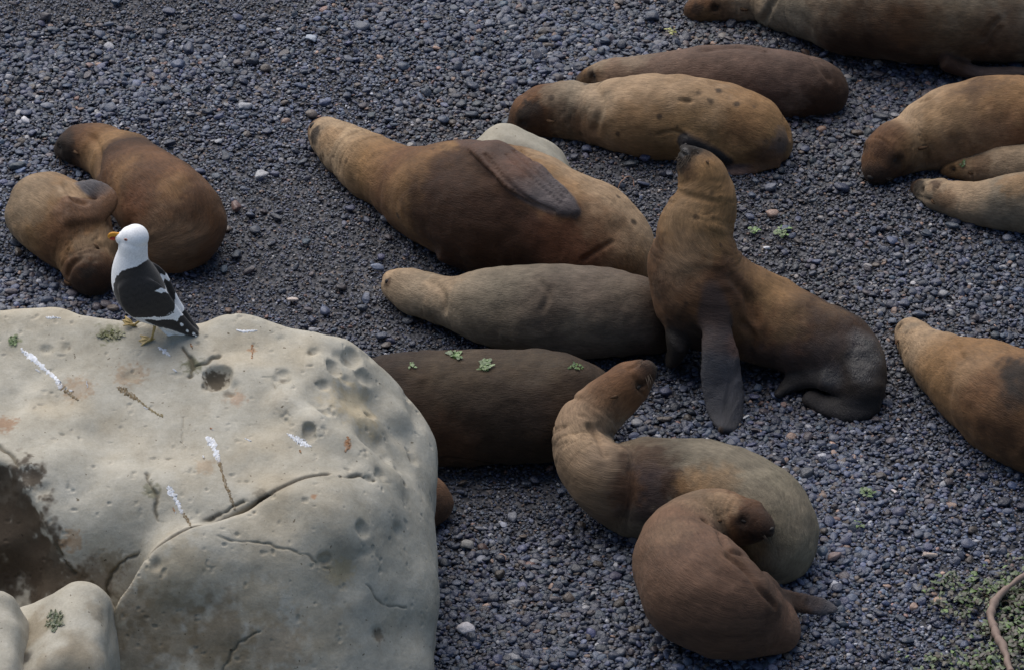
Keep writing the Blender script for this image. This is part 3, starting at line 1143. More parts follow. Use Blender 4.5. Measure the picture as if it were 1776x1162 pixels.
    if hs:
        tip, sk, s_, fw_, up_, sd_ = hs
        eyes, ears, nose = (), (), None

        def near(q):
            p, n, i_, d_ = bvh.find_nearest(Vector(q))
            return np.array(p), np.array(n)
        paths = []
        rg = np.random.default_rng(seed)
        for g_ in (-1, 1):
            p, n = near(sk + fw_ * .60 * s_ + sd_ * g_ * .70 * s_ + up_ * .44 * s_)
            t = fw_ - n * (fw_ @ n)
            t /= np.linalg.norm(t)
            ellipsoid_part('eye', p - n * .004, (t, np.cross(n, t), n), (.16 * s_, .075 * s_, .0085), EYE, o, org)
            p, n = near(sk - fw_ * .42 * s_ + sd_ * g_ * .90 * s_ + up_ * .16 * s_)
            t = -fw_ * .8 - up_ * .45
            t -= n * (t @ n)
            t /= np.linalg.norm(t)
            L_, w = .36 * s_, .075 * s_
            link('ear', tube_mesh('ear', [[[*(p - org - n * .004), w * .9], [*(p - org + t * L_ * .3 + n * .01), w], [*(p - org + t * L_ * .7 + n * .014), w * .7], [*(p - org + t * L_ + n * .008), w * .15]]], EARM), o)
            for _ in range(9):
                p, n = near(tip - fw_ * rg.uniform(.15, .5) * s_ + sd_ * g_ * .5 * s_ - up_ * rg.uniform(-.1, .25) * s_)
                dr = n * .55 - fw_ * rg.uniform(.2, .7) + sd_ * g_ * .5 - up_ * rg.uniform(0, .5)
                dr /= np.linalg.norm(dr)
                L_ = s_ * rg.uniform(.5, 1.1)
                q = p - org
                paths.append([[*q, .0014], [*(q + dr * L_ * .5), .0011], [*(q + dr * L_ * .95 - up_ * L_ * .18), .0005]])
        p, n = near(tip + up_ * .12 * s_ + fw_ * .1 * s_)
        t = sd_ - n * (sd_ @ n)
        t /= np.linalg.norm(t)
        ellipsoid_part('nose', p - n * .006, (t, np.cross(n, t), n), (.15 * s_, .10 * s_, .014), NOSE, o, org)
        if not whiskers:
            link('whiskers', tube_mesh('whiskers', paths, WHISKER, 4), o)['kind'] = 'stuff'
    for (x, y, dx, dy, L_, w) in eyes:
        p, t, s, n = frame(x, y, dx, dy)
        k = pxm(p)
        e = ellipsoid_part('eye', p - n * 0.006, (t, s, n), (L_ * k, w * k, 0.0085), EYE, o, org)
    for (x, y, dx, dy, L_, w) in ears:
        p, t, s, n = frame(x, y, dx, dy)
        k = pxm(p)
        path = [[*(p - org - n * 0.004), w * k * .9], [*(p - org + t * L_ * k * .3 + n * 0.012), w * k], [*(p - org + t * L_ * k * .7 + n * 0.016), w * k * .7], [*(p - org + t * L_ * k + n * 0.01), w * k * .15]]
        link('ear', tube_mesh('ear', [path], EARM), o)
    if nose:
        x, y, dx, dy, L_, w = nose
        p, t, s, n = frame(x, y, dx, dy)
        k = pxm(p)
        ellipsoid_part('nose', p - n * 0.008, (t, s, n), (L_ * k, w * k, 0.018), NOSE, o, org)
    if whiskers:
        rg = np.random.default_rng(seed)
        paths = []
        for (x0, y0, x1, y1, cnt, spread) in whiskers:
            for _ in range(cnt):
                a = rg.normal(0, 3, 2)
                p, t, s, n = frame(x0 + a[0], y0 + a[1], x1 - x0 + rg.normal(0, spread), y1 - y0 + rg.normal(0, spread))
                L_ = math.hypot(x1 - x0, y1 - y0) * pxm(p) * rg.uniform(0.6, 1.1)
                dr = t * 0.85 + n * 0.5
                q = [p - org, p - org + dr * L_ * .5, p - org + dr * L_ * .9 - np.array([0, 0, 0.15]) * L_]
                paths.append([[*q[0], 0.0016], [*q[1], 0.0013], [*q[2], 0.0006]])
        link('whiskers', tube_mesh('whiskers', paths, WHISKER, 4), o)['kind'] = 'stuff'
    LIONS.append(bvh)
    return bvh, Cs, Rs


EARM = mat_plain('ear_skin', (.075, .042, .022), .8, .15)
LIONS = []
G = 'sea lions resting on the pebble beach'

# --- pair at the left
sea_lion('brown sea lion curled up behind the gull, dark muzzle pointing left',
         [(106, 262, 12), (118, 258, 24), (140, 254, 38), (170, 258, 44), (202, 275, 52), (236, 308, 68), (272, 346, 80), (305, 376, 84), (314, 396, 74), (298, 420, 54), (270, 432, 36)],
         [(0, DARK), (.06, DBROWN), (.14, BROWN), (.3, GOLD), (.42, DBROWN), (.6, BROWN), (1, BROWN)], G,
         patches=[(112, 262, 26, DARK, .8), (175, 250, 30, GOLD, .6), (165, 300, 30, GOLD, .5), (210, 300, 40, GOLD, .45), (250, 300, 42, DBROWN, .5), (350, 400, 55, BROWN, .6), (290, 420, 60, GREY, .35), (230, 365, 40, RUST, .5),
                  (330, 340, 40, DBROWN, .6), (300, 320, 30, GOLD, .4)],
         creases=[([(160, 235), (172, 262), (170, 300)], .012, 7)], eyes=[(124, 244, -1, .5, 7, 3)], nose=(100, 258, 0, 1, 6, 5), ears=[(168, 240, 1, .5, 13, 4)], head=(0, 0, 1), seed=2)
sea_lion('tan sea lion beside the gull with its dark flipper raised and face down',
         [(182, 492, 14), (172, 486, 26), (158, 474, 42), (152, 452, 50), (146, 430, 58), (130, 408, 68), (108, 388, 74), (86, 374, 72), (72, 368, 62), (62, 362, 40)],
         [(0, DARK), (.06, DBROWN), (.14, BROWN), (.22, GOLD), (.4, BROWN), (.6, GOLD), (1, GREYTAN)], G,
         patches=[(156, 474, 17, DARK, .8), (180, 482, 20, DBROWN, .8), (128, 330, 26, TAN, .7), (60, 340, 50, GREYTAN, .5), (130, 375, 36, DBROWN, .6), (100, 420, 40, BROWN, .5), (190, 420, 30, TAN, .5), (150, 430, 30, GREY, .4)],
         flippers=[dict(path=[(120, 366, 26, 'on'), (152, 368, 22, 'on'), (178, 362, 19, .34), (187, 347, 18, .37), (176, 333, 17, .39), (158, 327, 15, .39), (142, 324, 8, .38)], th=.017, n=(0, -.7, .7), root=BROWN, split=.5, tip=FLIP)],
         eyes=[(154, 474, 1, .2, 8, 3), (184, 470, 1, .3, 6, 3)], ears=[(126, 466, .2, 1, 14, 4)], nose=(186, 500, 1, 0, 6, 4),
         creases=[([(115, 480), (122, 462), (140, 448)], .012, 5), ([(112, 320), (128, 345), (150, 352)], .012, 6)], head=(-.2, -.6, .5), seed=3)

# --- the big one on its side
sea_lion('large sea lion lying on its side, dark belly forward, long grey flipper draped over it',
         [(554, 224, 18), (566, 233, 31), (596, 257, 44), (640, 286, 55), (690, 315, 63), (740, 335, 80), (792, 346, 102), (860, 366, 114), (930, 384, 111), (1000, 408, 102), (1050, 432, 86), (1078, 455, 64), (1088, 478, 44)],
         [(0, DARK), (.025, BROWN), (.06, (.38, .265, .16)), (.2, (.38, .26, .15)), (.3, GOLD), (.4, BROWN), (.75, GOLD), (1, TAN)], G,
         patches=[(545, 235, 20, DARK, .9), (570, 240, 26, GOLD, .5), (700, 340, 70, GOLD, .5), (745, 390, 55, DBROWN, .7), (800, 300, 85, DBROWN, .9), (800, 380, 110, (.042, .019, .010), .97), (880, 420, 95, (.058, .026, .015), .97), (930, 440, 80, (.08, .036, .022), .92),
                  (980, 420, 70, RUST, .7), (850, 440, 90, DBROWN, .9), (1010, 440, 60, RUST, .75), (1030, 300, 60, TAN, .9), (1080, 360, 60, TAN, .85), (1110, 420, 50, TAN, .6), (960, 270, 50, TAN, .8), (790, 246, 30, GOLD, .8), (1100, 470, 45, GOLD, .7), (970, 330, 40, GOLD, .6), (1050, 400, 45, BROWN, .5)],
         flippers=[dict(path=[(808, 244, 22, 'in'), (842, 260, 30, 'on'), (875, 284, 36, 'on'), (908, 308, 38, 'on'), (945, 333, 33, 'on'), (975, 355, 22, 'on'), (996, 369, 7, 'on')], th=.017, lift=.022, root=(.085, .038, .02), split=.4, tip=(.10, .08, .078)),
                   dict(path=[(770, 435, 24, .1), (815, 455, 22, .05), (850, 462, 20, .04), (890, 470, 14, .03)], th=.025, root=DBROWN, split=.3, tip=FLIP)],
         creases=[([(1010, 452), (1035, 436), (1062, 420)], .012, 4), ([(842, 268), (880, 315), (920, 350), (960, 368)], .02, 4), ([(880, 268), (915, 302), (972, 352)], .016, 3.2), ([(892, 262), (930, 298), (978, 344)], .016, 3.2), ([(905, 262), (942, 294), (982, 336)], .016, 3.2)], nose=(541, 218, 0, 1, 7, 6), spots=22, late=[(905, 282, 30, (.13, .06, .035), .7), (860, 262, 24, DBROWN, .6)], seed=4)

# --- middle grey one
sea_lion('grey brown sea lion stretched out flat between the belly-up one and the dark one',
         [(676, 484, 12), (686, 490, 24), (704, 500, 36), (740, 514, 41), (795, 526, 50), (850, 532, 68), (920, 537, 79), (990, 541, 82), (1060, 545, 78), (1115, 552, 66), (1160, 562, 44), (1185, 570, 24)],
         [(0, DBROWN), (.03, TAN), (.2, GREYTAN), (.32, GREYTAN), (.45, GREY), (.7, (.15, .115, .085)), (1, DBROWN)], G,
         patches=[(672, 490, 9, DBROWN, .8), (770, 490, 40, TAN, .5), (940, 520, 45, (.1, .07, .05), .6), (1040, 540, 60, (.1, .07, .05), .5), (1080, 500, 40, (.13, .1, .07), .5), (880, 490, 40, GREY, .5), (870, 580, 50, (.2, .15, .1), .5), (1040, 590, 60, (.17, .13, .09), .5), (1000, 570, 30, GREY, .4)],
         creases=[([(735, 478), (765, 505), (772, 540)], .01, 7), ([(930, 480), (950, 510), (940, 540)], .008, 6)], nose=(671, 488, 0, 1, 5, 5), seed=5)

# --- dark one behind the boulder, and the rump beside it
DARKBVH = sea_lion('very dark brown sea lion half behind the boulder, green weed on its back',
         [(620, 705, 60), (660, 706, 84), (710, 707, 97), (765, 707, 101), (830, 707, 102), (895, 707, 102), (945, 706, 98), (980, 695, 80), (1000, 684, 62), (1012, 680, 46)],
         [(0, DARK), (.3, (.045, .026, .015)), (.6, (.045, .027, .016)), (1, (.06, .037, .022))], G,
         patches=[(800, 630, 70, (.085, .06, .035), .6), (930, 625, 60, (.085, .06, .035), .6), (850, 720, 80, (.04, .027, .018), .6), (780, 770, 50, (.08, .04, .022), .6), (935, 720, 30, (.08, .055, .04), .5)],
         creases=[([(770, 795), (820, 800), (870, 806)], .02, 5)], seed=6)
sea_lion('russet sea lion rump just poking out behind the right edge of the boulder',
         [(742, 868, 44), (718, 869, 54), (690, 868, 56), (660, 866, 50), (640, 864, 34)],
         [(0, (.15, .08, .045)), (1, BROWN)], G, patches=[(770, 850, 25, (.17, .09, .05), .7), (765, 900, 20, DBROWN, .6)], seed=7)

# --- upright one
sea_lion('wet sea lion sitting upright with chin raised, propped on a dark front flipper',
         [(1187, 260, 9, 1.06), (1193, 268, 16, 1.04), (1204, 283, 29, .99), (1216, 304, 42, .94), (1224, 332, 47, .87), (1219, 366, 57, .78), (1205, 415, 68, .65), (1207, 468, 76, .49), (1226, 515, 83, .36), (1272, 534, 84, .28), (1340, 560, 77, .22), (1410, 590, 74, .19), (1465, 616, 63, .17), (1488, 645, 50, .14), (1494, 672, 40, .11)],
         [(0, DARK), (.03, DARK), (.08, GOLD), (.2, GOLD), (.33, BROWN), (.5, BROWN), (.62, GOLD), (.75, DBROWN), (.9, DARK), (1, DARK)], G,
         late=[(1276, 600, 18, (.11, .055, .035), .6)], patches=[(1184, 280, 20, DARK, .85), (1195, 300, 16, DBROWN, .6), (1240, 320, 45, GOLD, .5), (1180, 370, 45, (.22, .14, .075), .7), (1240, 400, 40, GOLD, .6), (1165, 480, 45, (.2, .125, .075), .7), (1190, 440, 40, (.24, .155, .09), .6),
                  (1300, 470, 40, GOLD, .6), (1265, 500, 48, DBROWN, .75), (1185, 545, 50, BROWN, .5), (1185, 600, 60, DARK, .9), (1220, 605, 40, DARK, .7), (1138, 430, 26, DBROWN, .6), (1140, 500, 26, DBROWN, .6), (1360, 505, 40, GOLD, .6), (1420, 540, 45, (.13, .075, .035), .8),
                  (1400, 560, 50, DBROWN, .7), (1490, 580, 40, DBROWN, .7), (1340, 600, 55, RUST, .7), (1330, 630, 60, (.06, .035, .027), .9), (1420, 640, 70, (.045, .032, .028), .9), (1500, 640, 50, DARK, .9), (1300, 560, 40, BROWN, .7), (1360, 560, 35, (.2, .12, .055), .5)],
         flippers=[dict(path=[(1232, 505, 24, 'in'), (1240, 555, 28, 'on'), (1249, 610, 33, .27), (1252, 660, 39, .16), (1255, 704, 36, .07), (1259, 730, 28, .03), (1264, 746, 14, .02)], th=.026, n=(.25, -.9, .35), root=(.055, .032, .024), split=.2, tip=(.040, .040, .047)),
                   dict(path=[(1176, 590, 26, .22), (1168, 612, 24, .1), (1160, 622, 20, .04)], th=.03, n=(0, -.5, .8), root=DARK, tip=DARK),
                   dict(path=[(1500, 668, 34, .12), (1465, 664, 24, .13), (1430, 656, 20, .13), (1395, 654, 20, .09), (1366, 668, 16, .04), (1348, 684, 8, .03)], th=.03, n=(.1, -.5, .85), root=FLIPD, tip=FLIPD),
                   dict(path=[(1500, 690, 34, .08), (1480, 708, 30, .05), (1440, 706, 22, .03), (1405, 690, 14, .03)], th=.03, n=(.1, -.5, .85), root=FLIPD, tip=FLIPD)],
         
         creases=[([(1170, 330), (1200, 342), (1250, 352)], .008, 6), ([(1288, 560), (1305, 585), (1300, 620)], .015, 6), ([(1270, 480), (1300, 520), (1310, 560)], .012, 10)],
         eyes=[(1203, 281, .5, 1, 5, 2.5)], ears=[(1232, 290, .1, 1, 26, 5)], nose=(1190, 263, 1, .3, 8, 6),
         whiskers=[(1180, 278, 1166, 282, 8, 5), (1190, 272, 1182, 300, 9, 5), (1200, 270, 1206, 262, 5, 5), (1182, 284, 1178, 306, 7, 4)],
         wet=[(1505, 605, 38), (1440, 652, 22), (1500, 640, 26), (1187, 265, 10)], spots=26, head=(.9, .3, .1), join=8, seed=8)

# --- S-shaped one and the curled one in front of it
sea_lion('tan sea lion bent in an S, craning its head up beside the dark one',
         [(1122, 640, 14, .62), (1110, 650, 26, .60), (1080, 675, 40, .54), (1044, 706, 46, .46), (1014, 746, 51, .38), (1018, 795, 57, .31), (1052, 832, 66, .27), (1095, 846, 80), (1140, 846, 90), (1200, 851, 92), (1270, 872, 92), (1328, 908, 87), (1348, 938, 72), (1350, 962, 52), (1342, 984, 32)],
         [(0, DARK), (.03, BROWN), (.08, BROWN), (.2, (.25, .165, .1)), (.3, (.27, .185, .115)), (.42, (.19, .13, .085)), (.58, (.18, .15, .105)), (.8, (.17, .145, .1)), (1, (.2, .165, .11))], G,
         patches=[(1120, 648, 20, DBROWN, .7), (1060, 670, 45, BROWN, .55), (1000, 760, 35, TAN, .6), (985, 820, 40, (.22, .145, .085), .7), (1080, 760, 35, GREYTAN, .6), (1030, 860, 40, (.2, .13, .075), .7), (1125, 800, 52, DBROWN, .85), (1120, 860, 50, (.05, .032, .03), .9), (1085, 850, 30, BROWN, .6),
                  (1170, 840, 26, DBROWN, .8), (1200, 835, 30, GOLD, .6), (1260, 790, 60, GREY, .5), (1240, 840, 40, GOLD, .5), (1300, 860, 40, GREY, .5), (1300, 960, 40, GOLD, .7), (1390, 900, 50, GREY, .6), (1350, 990, 40, GREYTAN, .5)],
         creases=[([(1022, 738), (1035, 752), (1050, 790)], .022, 6), ([(1040, 738), (1060, 752), (1095, 750)], .018, 6), ([(1100, 652), (1112, 668), (1130, 655)], .01, 3), ([(1092, 640), (1106, 672), (1118, 684)], .008, 3)],
         ears=[], nose=(1136, 645, 0, 1, 6, 5), whiskers=[(1126, 650, 1121, 676, 6, 5), (1110, 632, 1120, 625, 4, 4)], head=(.6, -.3, -.3), seed=9)
sea_lion('reddish brown sea lion tightly curled in front, dark sleeping face resting on its neighbour',
         [(1332, 921, 12, .36), (1316, 912, 26, .36), (1288, 904, 42, .34), (1240, 900, 51, .31), (1196, 926, 66, .27), (1180, 968, 82, .28), (1206, 1016, 98, .29), (1250, 1048, 92, .28), (1300, 1074, 69), (1340, 1087, 50), (1356, 1094, 34)],
         [(0, DBROWN), (.05, DBROWN), (.12, BROWN), (.22, (.21, .14, .085)), (.4, (.155, .086, .05)), (.6, (.13, .072, .044)), (.85, (.1, .054, .034)), (1, (.15, .08, .05))], G,
         patches=[(1306, 912, 30, DBROWN, .8), (1285, 900, 20, DBROWN, .6), (1255, 870, 30, TAN, .5), (1225, 880, 36, (.2, .13, .075), .6), (1160, 920, 45, (.18, .115, .07), .5), (1340, 1050, 30, DBROWN, .6), (1380, 1080, 20, (.2, .12, .08), .6), (1270, 960, 30, (.14, .075, .042), .6), (1190, 1080, 60, (.1, .055, .034), .5)],  # last patch darkens the lower flank, shade put into the fur colour
         flippers=[dict(path=[(1318, 1010, 18, .3), (1345, 1031, 18, .24), (1375, 1041, 20, .14), (1408, 1047, 20, .08), (1432, 1053, 17, .05), (1447, 1057, 9, .04)], th=.015, n=(0, -.6, .8), root=DBROWN, tip=FLIP, split=.5)],
         eyes=[(1296, 905, 1, .3, 9, 3)], ears=[(1262, 908, .4, 1, 14, 4)], nose=(1337, 917, .3, 1, 7, 5),
         creases=[([(1222, 902), (1250, 925), (1262, 950), (1288, 960)], .025, 6), ([(1262, 962), (1295, 990), (1318, 1020), (1345, 1050)], .015, 6), ([(1300, 928), (1316, 936), (1330, 930)], .006, 3)],
         whiskers=[(1328, 930, 1340, 944, 6, 4)], head=(0, .15, 1), seed=10)

# --- the pair at the top
sea_lion('dark brown sea lion lying behind the golden one, its rear end to the right',
         [(1006, 140, 8), (1024, 136, 20), (1062, 136, 37), (1110, 139, 44), (1160, 141, 50), (1220, 141, 61), (1290, 141, 64), (1350, 146, 61), (1400, 150, 54), (1428, 158, 43), (1438, 166, 32)],
         [(0, DBROWN), (.06, GOLD), (.16, (.19, .12, .075)), (.3, (.14, .088, .06)), (.5, (.12, .072, .05)), (.85, (.12, .072, .052)), (1, (.085, .052, .036))], G,
         patches=[(1035, 112, 22, GREYTAN, .6), (1022, 138, 20, DBROWN, .7), (1100, 100, 30, GREYTAN, .4), (1440, 170, 38, DBROWN, .85), (1405, 185, 40, DBROWN, .8), (1380, 178, 20, (.2, .13, .09), .6)],
         creases=[([(1405, 98), (1425, 120), (1440, 140)], .012, 5), ([(1220, 88), (1280, 82), (1330, 90)], .01, 6)], nose=(1001, 142, 0, 1, 4, 4), eyes=[(1030, 120, -1, .6, 6, 3)], head=(0, 0, 1), seed=11)
sea_lion('golden sea lion asleep with a dark eye patch and small scars along its back',
         [(890, 222, 11), (904, 214, 24), (930, 198, 42), (976, 193, 50), (1030, 198, 51), (1080, 199, 66), (1130, 203, 74), (1190, 209, 74), (1250, 217, 72), (1300, 231, 65), (1326, 246, 47), (1332, 256, 32)],
         [(0, DBROWN), (.05, BROWN), (.14, BROWN), (.24, GREYTAN), (.42, TAN), (.7, GOLD), (1, GOLD)], G,
         patches=[(920, 196, 24, DARK, .9), (905, 210, 14, DARK, .7), (960, 160, 26, GREYTAN, .5), (930, 228, 28, DBROWN, .7), (975, 215, 42, DBROWN, .55), (1020, 230, 40, BROWN, .7), (1040, 180, 30, GREYTAN, .5), (1100, 150, 60, TAN, .7), (1200, 165, 70, TAN, .6), (1100, 240, 55, GOLD, .7), (1180, 245, 60, (.22, .125, .05), .8), (1110, 215, 50, (.21, .12, .055), .6),
                  (1290, 220, 34, BROWN, .6), (1340, 270, 28, (.1, .07, .06), .8), (1320, 275, 26, BROWN, .6), (1360, 240, 20, (.1, .085, .08), .6), (1300, 180, 40, GOLD, .5), (1246, 158, 7, DARK, .8), (1233, 176, 6, DARK, .7), (1212, 163, 5, DARK, .6), (1190, 175, 7, DARK, .4)],
         flippers=[dict(path=[(1190, 243, 14, 'on'), (1212, 253, 14, 'on'), (1240, 268, 14, 'on'), (1262, 278, 10, 'on')], th=.02, lift=.01, root=FLIPD, split=0, tip=FLIPD),
                   dict(path=[(1345, 280, 20, .06), (1310, 292, 14, .04), (1280, 298, 12, .03), (1252, 300, 8, .025)], th=.02, root=BROWN, tip=(.11, .065, .05))],
         eyes=[(919, 194, 1, -.35, 9, 4)], ears=[(950, 200, .3, 1, 15, 4)], nose=(887, 220, .3, 1, 6, 6),
         creases=[([(1178, 174), (1198, 177)], .012, 3), ([(1360, 205), (1366, 225), (1370, 240)], .012, 4), ([(1030, 148), (1042, 180), (1030, 230)], .012, 9), ([(1140, 234), (1170, 228), (1190, 236)], .008, 3)], whiskers=[(896, 226, 890, 240, 6, 4)], head=(0, -.1, 1), seed=12, spots=26)

# --- top right, the big one, and the three at the right edge
sea_lion('biggest sea lion, at the top right corner, its pale head laid flat to the left',
         [(1199, 20, 13), (1218, 14, 26), (1266, 1, 40), (1320, -8, 48), (1372, -8, 66), (1432, -8, 90), (1500, -4, 108), (1580, 4, 112), (1660, 8, 108), (1740, 10, 102), (1810, 12, 90), (1860, 16, 66)],
         [(0, BROWN), (.05, BROWN), (.12, TAN), (.25, GREYTAN), (.5, GREYTAN), (1, GREYTAN)], G,
         patches=[(1212, 18, 14, DARK, .7), (1260, 22, 22, BROWN, .6), (1230, 36, 20, GOLD, .6), (1300, 10, 30, TAN, .5), (1480, 60, 70, BROWN, .8), (1560, 80, 80, DBROWN, .9), (1660, 90, 70, (.07, .038, .02), .9), (1460, 84, 50, DBROWN, .8), (1580, 40, 50, BROWN, .7), (1740, 70, 60, BROWN, .7), (1730, 110, 50, DBROWN, .8), (1650, 45, 50, (.2, .13, .07), .5)],  # dark browns along the lower flank put shade into the coat colour
         flippers=[dict(path=[(1640, 108, 16, .1), (1680, 124, 16, .04), (1730, 128, 14, .03), (1790, 126, 10, .03)], th=.03, root=DBROWN, split=.2, tip=(.09, .06, .05))],
         creases=[([(1324, 38), (1335, 15), (1345, -5)], .014, 6), ([(1705, 70), (1718, 50), (1730, 36)], .02, 5), ([(1715, 80), (1725, 62), (1736, 50)], .015, 4)], eyes=[(1214, 14, 1, -.6, 8, 4)], ears=[(1275, 14, .6, .5, 14, 4)], nose=(1195, 22, .2, 1, 6, 7), head=(0, -.2, 1), seed=13)
sea_lion('tawny sea lion at the right edge, broad sleeping face turned down towards the stones',
         [(1516, 306, 15, .07), (1526, 290, 30, .10), (1546, 263, 46, .14), (1590, 246, 54), (1640, 226, 72), (1700, 216, 80), (1770, 216, 82), (1830, 226, 75), (1866, 236, 52)],
         [(0, DARK), (.04, BROWN), (.12, BROWN), (.22, TAN), (.4, TAN), (.6, GOLD), (1, BROWN)], G,
         patches=[(1526, 308, 22, DBROWN, .7), (1532, 262, 20, DBROWN, .7), (1560, 300, 30, DBROWN, .6), (1548, 230, 28, BROWN, .5), (1700, 150, 45, DBROWN, .7), (1640, 200, 50, GOLD, .6), (1600, 262, 40, GOLD, .6), (1750, 220, 50, RUST, .8), (1700, 240, 50, (.19, .11, .06), .7), (1640, 268, 40, BROWN, .6), (1755, 170, 50, GOLD, .5)],
         eyes=[(1538, 266, 1, -.4, 10, 4)], ears=[(1562, 248, .4, 1, 15, 4)], nose=(1511, 303, 1, .25, 8, 6),
         creases=[([(1594, 176), (1612, 170), (1640, 150)], .01, 5), ([(1510, 316), (1526, 322), (1548, 318)], .006, 3)], whiskers=[(1536, 312, 1548, 322, 5, 3)], head=(-.2, -.3, .9), seed=14)
sea_lion('small pale pup at right edge between the tawny sea lion and another pup',
         [(1636, 300, 8), (1648, 296, 17), (1672, 292, 24), (1706, 290, 30), (1750, 288, 38), (1800, 288, 44), (1860, 290, 44), (1905, 294, 28)],
         [(0, BROWN), (.08, GOLD), (.25, TAN), (.5, GREYTAN), (1, TAN)], G,
         patches=[(1700, 285, 18, BROWN, .5), (1668, 284, 7, DARK, .5), (1760, 270, 30, TAN, .5)], eyes=[(1660, 282, 1, -.6, 5, 2.5)], nose=(1631, 299, .2, 1, 4, 4), head=(0, 0, 1), seed=15)
sea_lion('small pale pup in front at the right edge, dark snout and half open eye',
         [(1588, 324, 10), (1602, 330, 19), (1630, 341, 30), (1666, 349, 35), (1712, 354, 43), (1760, 353, 52), (1820, 352, 56), (1880, 352, 48), (1915, 355, 32)],
         [(0, DARK), (.05, DBROWN), (.09, GREYTAN), (.3, TAN), (.5, GREYTAN), (1, GOLD)], G,
         patches=[(1592, 322, 15, DARK, .9), (1619, 320, 12, DBROWN, .8), (1612, 328, 7, TAN, .8), (1640, 348, 18, BROWN, .5), (1625, 338, 10, BROWN, .4), (1690, 330, 30, TAN, .5), (1740, 370, 40, GREY, .5), (1760, 315, 30, GOLD, .6)],
         eyes=[(1619, 318, 1, -.3, 6, 4)], ears=[(1650, 338, .6, .8, 13, 4)], nose=(1583, 322, .2, 1, 5, 6), creases=[([(1590, 340), (1604, 345), (1616, 348)], .005, 3)], head=(0, 0, 1), seed=16)
sea_lion('sea lion at lower right edge with tan head and dark scruffy flank patch',
         [(1572, 568, 13), (1578, 578, 27), (1588, 592, 37), (1608, 610, 45), (1644, 638, 59), (1700, 668, 82), (1755, 700, 95), (1810, 728, 96), (1862, 752, 72)],
         [(0, GREYTAN), (.1, TAN), (.3, TAN), (.45, GOLD), (1, BROWN)], G,
         patches=[(1580, 565, 16, GREYTAN, .5), (1600, 640, 34, GOLD, .6), (1680, 640, 50, (.25, .16, .09), .6), (1760, 640, 36, DARK, .9), (1765, 670, 36, DARK, .9), (1752, 690, 24, DARK, .8), (1740, 600, 40, GOLD, .5), (1690, 710, 60, BROWN, .7), (1740, 760, 50, DBROWN, .7), (1700, 670, 30, BROWN, .5)],  # lower-side browns paint shade into the coat; scruffy dark patch is its own
         creases=[([(1630, 580), (1655, 592), (1668, 620)], .01, 7)], spots=10, head=(.1, .1, 1), seed=17)

# ------------------------------------------------------------------ pebbles
def pebble_tints(n, rng, P=None):
    base = np.array([.037, .045, .071])
    c = np.tile(base, (n, 1)) * np.exp(rng.normal(0, .36, (n, 1)))
    c *= 1 + rng.normal(0, .05, (n, 3))
    u = rng.random(n)
    def put(lo, hi, col, sig):
        m = (u >= lo) & (u < hi)
        c[m] = np.array(col) * np.exp(rng.normal(0, sig, (m.sum(), 1)))
    put(0, .07, (.060, .050, .055), .3)
    put(.10, .135, (.068, .053, .044), .3)
    put(.16, .185, (.22, .22, .235), .3)
    put(.185, .194, (.19, .125, .095), .3)
    put(.20, .26, (.115, .122, .15), .25)
    put(.26, .27, (.12, .07, .06), .3)
    return np.clip(c, .015, .62)


def gravel_points():
    rng = np.random.default_rng(11)
    out = []
    X0, X1, Y0, Y1 = -4.1, 4.1, -4.2, 4.7
    A = (X1 - X0) * (Y1 - Y0)
    for dens, lo, hi, zoff in ((3500, .0065, .0125, .002), (1150, .011, .0195, .006), (170, .018, .031, .009)):
        n = int(A * dens)
        x = rng.uniform(X0, X1, n)
        y = rng.uniform(Y0, Y1, n)
        P = np.stack([x, y, np.zeros(n)], 1)
        coarse = fbm(P * .8, 3, 91)
        keep = np.ones(n, bool)
        if lo > .008:
            keep = rng.random(n) < np.clip(.6 + 1.7 * coarse, .08, 1)
        x, y, coarse = x[keep], y[keep], coarse[keep]
        n = len(x)
        z = ground_z(x, y) + zoff + rng.normal(0, .003, n) - .006
        a = rng.uniform(lo, hi, n) * (1 + .4 * coarse)
        b = a * rng.uniform(.62, .95, n)
        c = b * rng.uniform(.45, .8, n)
        rot = np.stack([rng.normal(0, .33, n), rng.normal(0, .33, n), rng.uniform(0, 6.283, n)], 1)
        t = pebble_tints(n, rng)
        big = fbm(np.stack([x, y, np.zeros(n)], 1) * .5, 3, 33)[:, None]
        t *= 1 + .45 * big
        brown = np.clip(fbm(np.stack([x, y, np.zeros(n)], 1) * .6, 3, 37) * 1.8 + .12 * (y - .8), 0, 1)[:, None]
        t *= 1 - brown * np.array([.06, .17, .30])
        out.append((np.stack([x, y, z], 1), np.stack([a, b, c], 1), rot, t))
    return [np.concatenate([o[i] for o in out]) for i in range(4)]


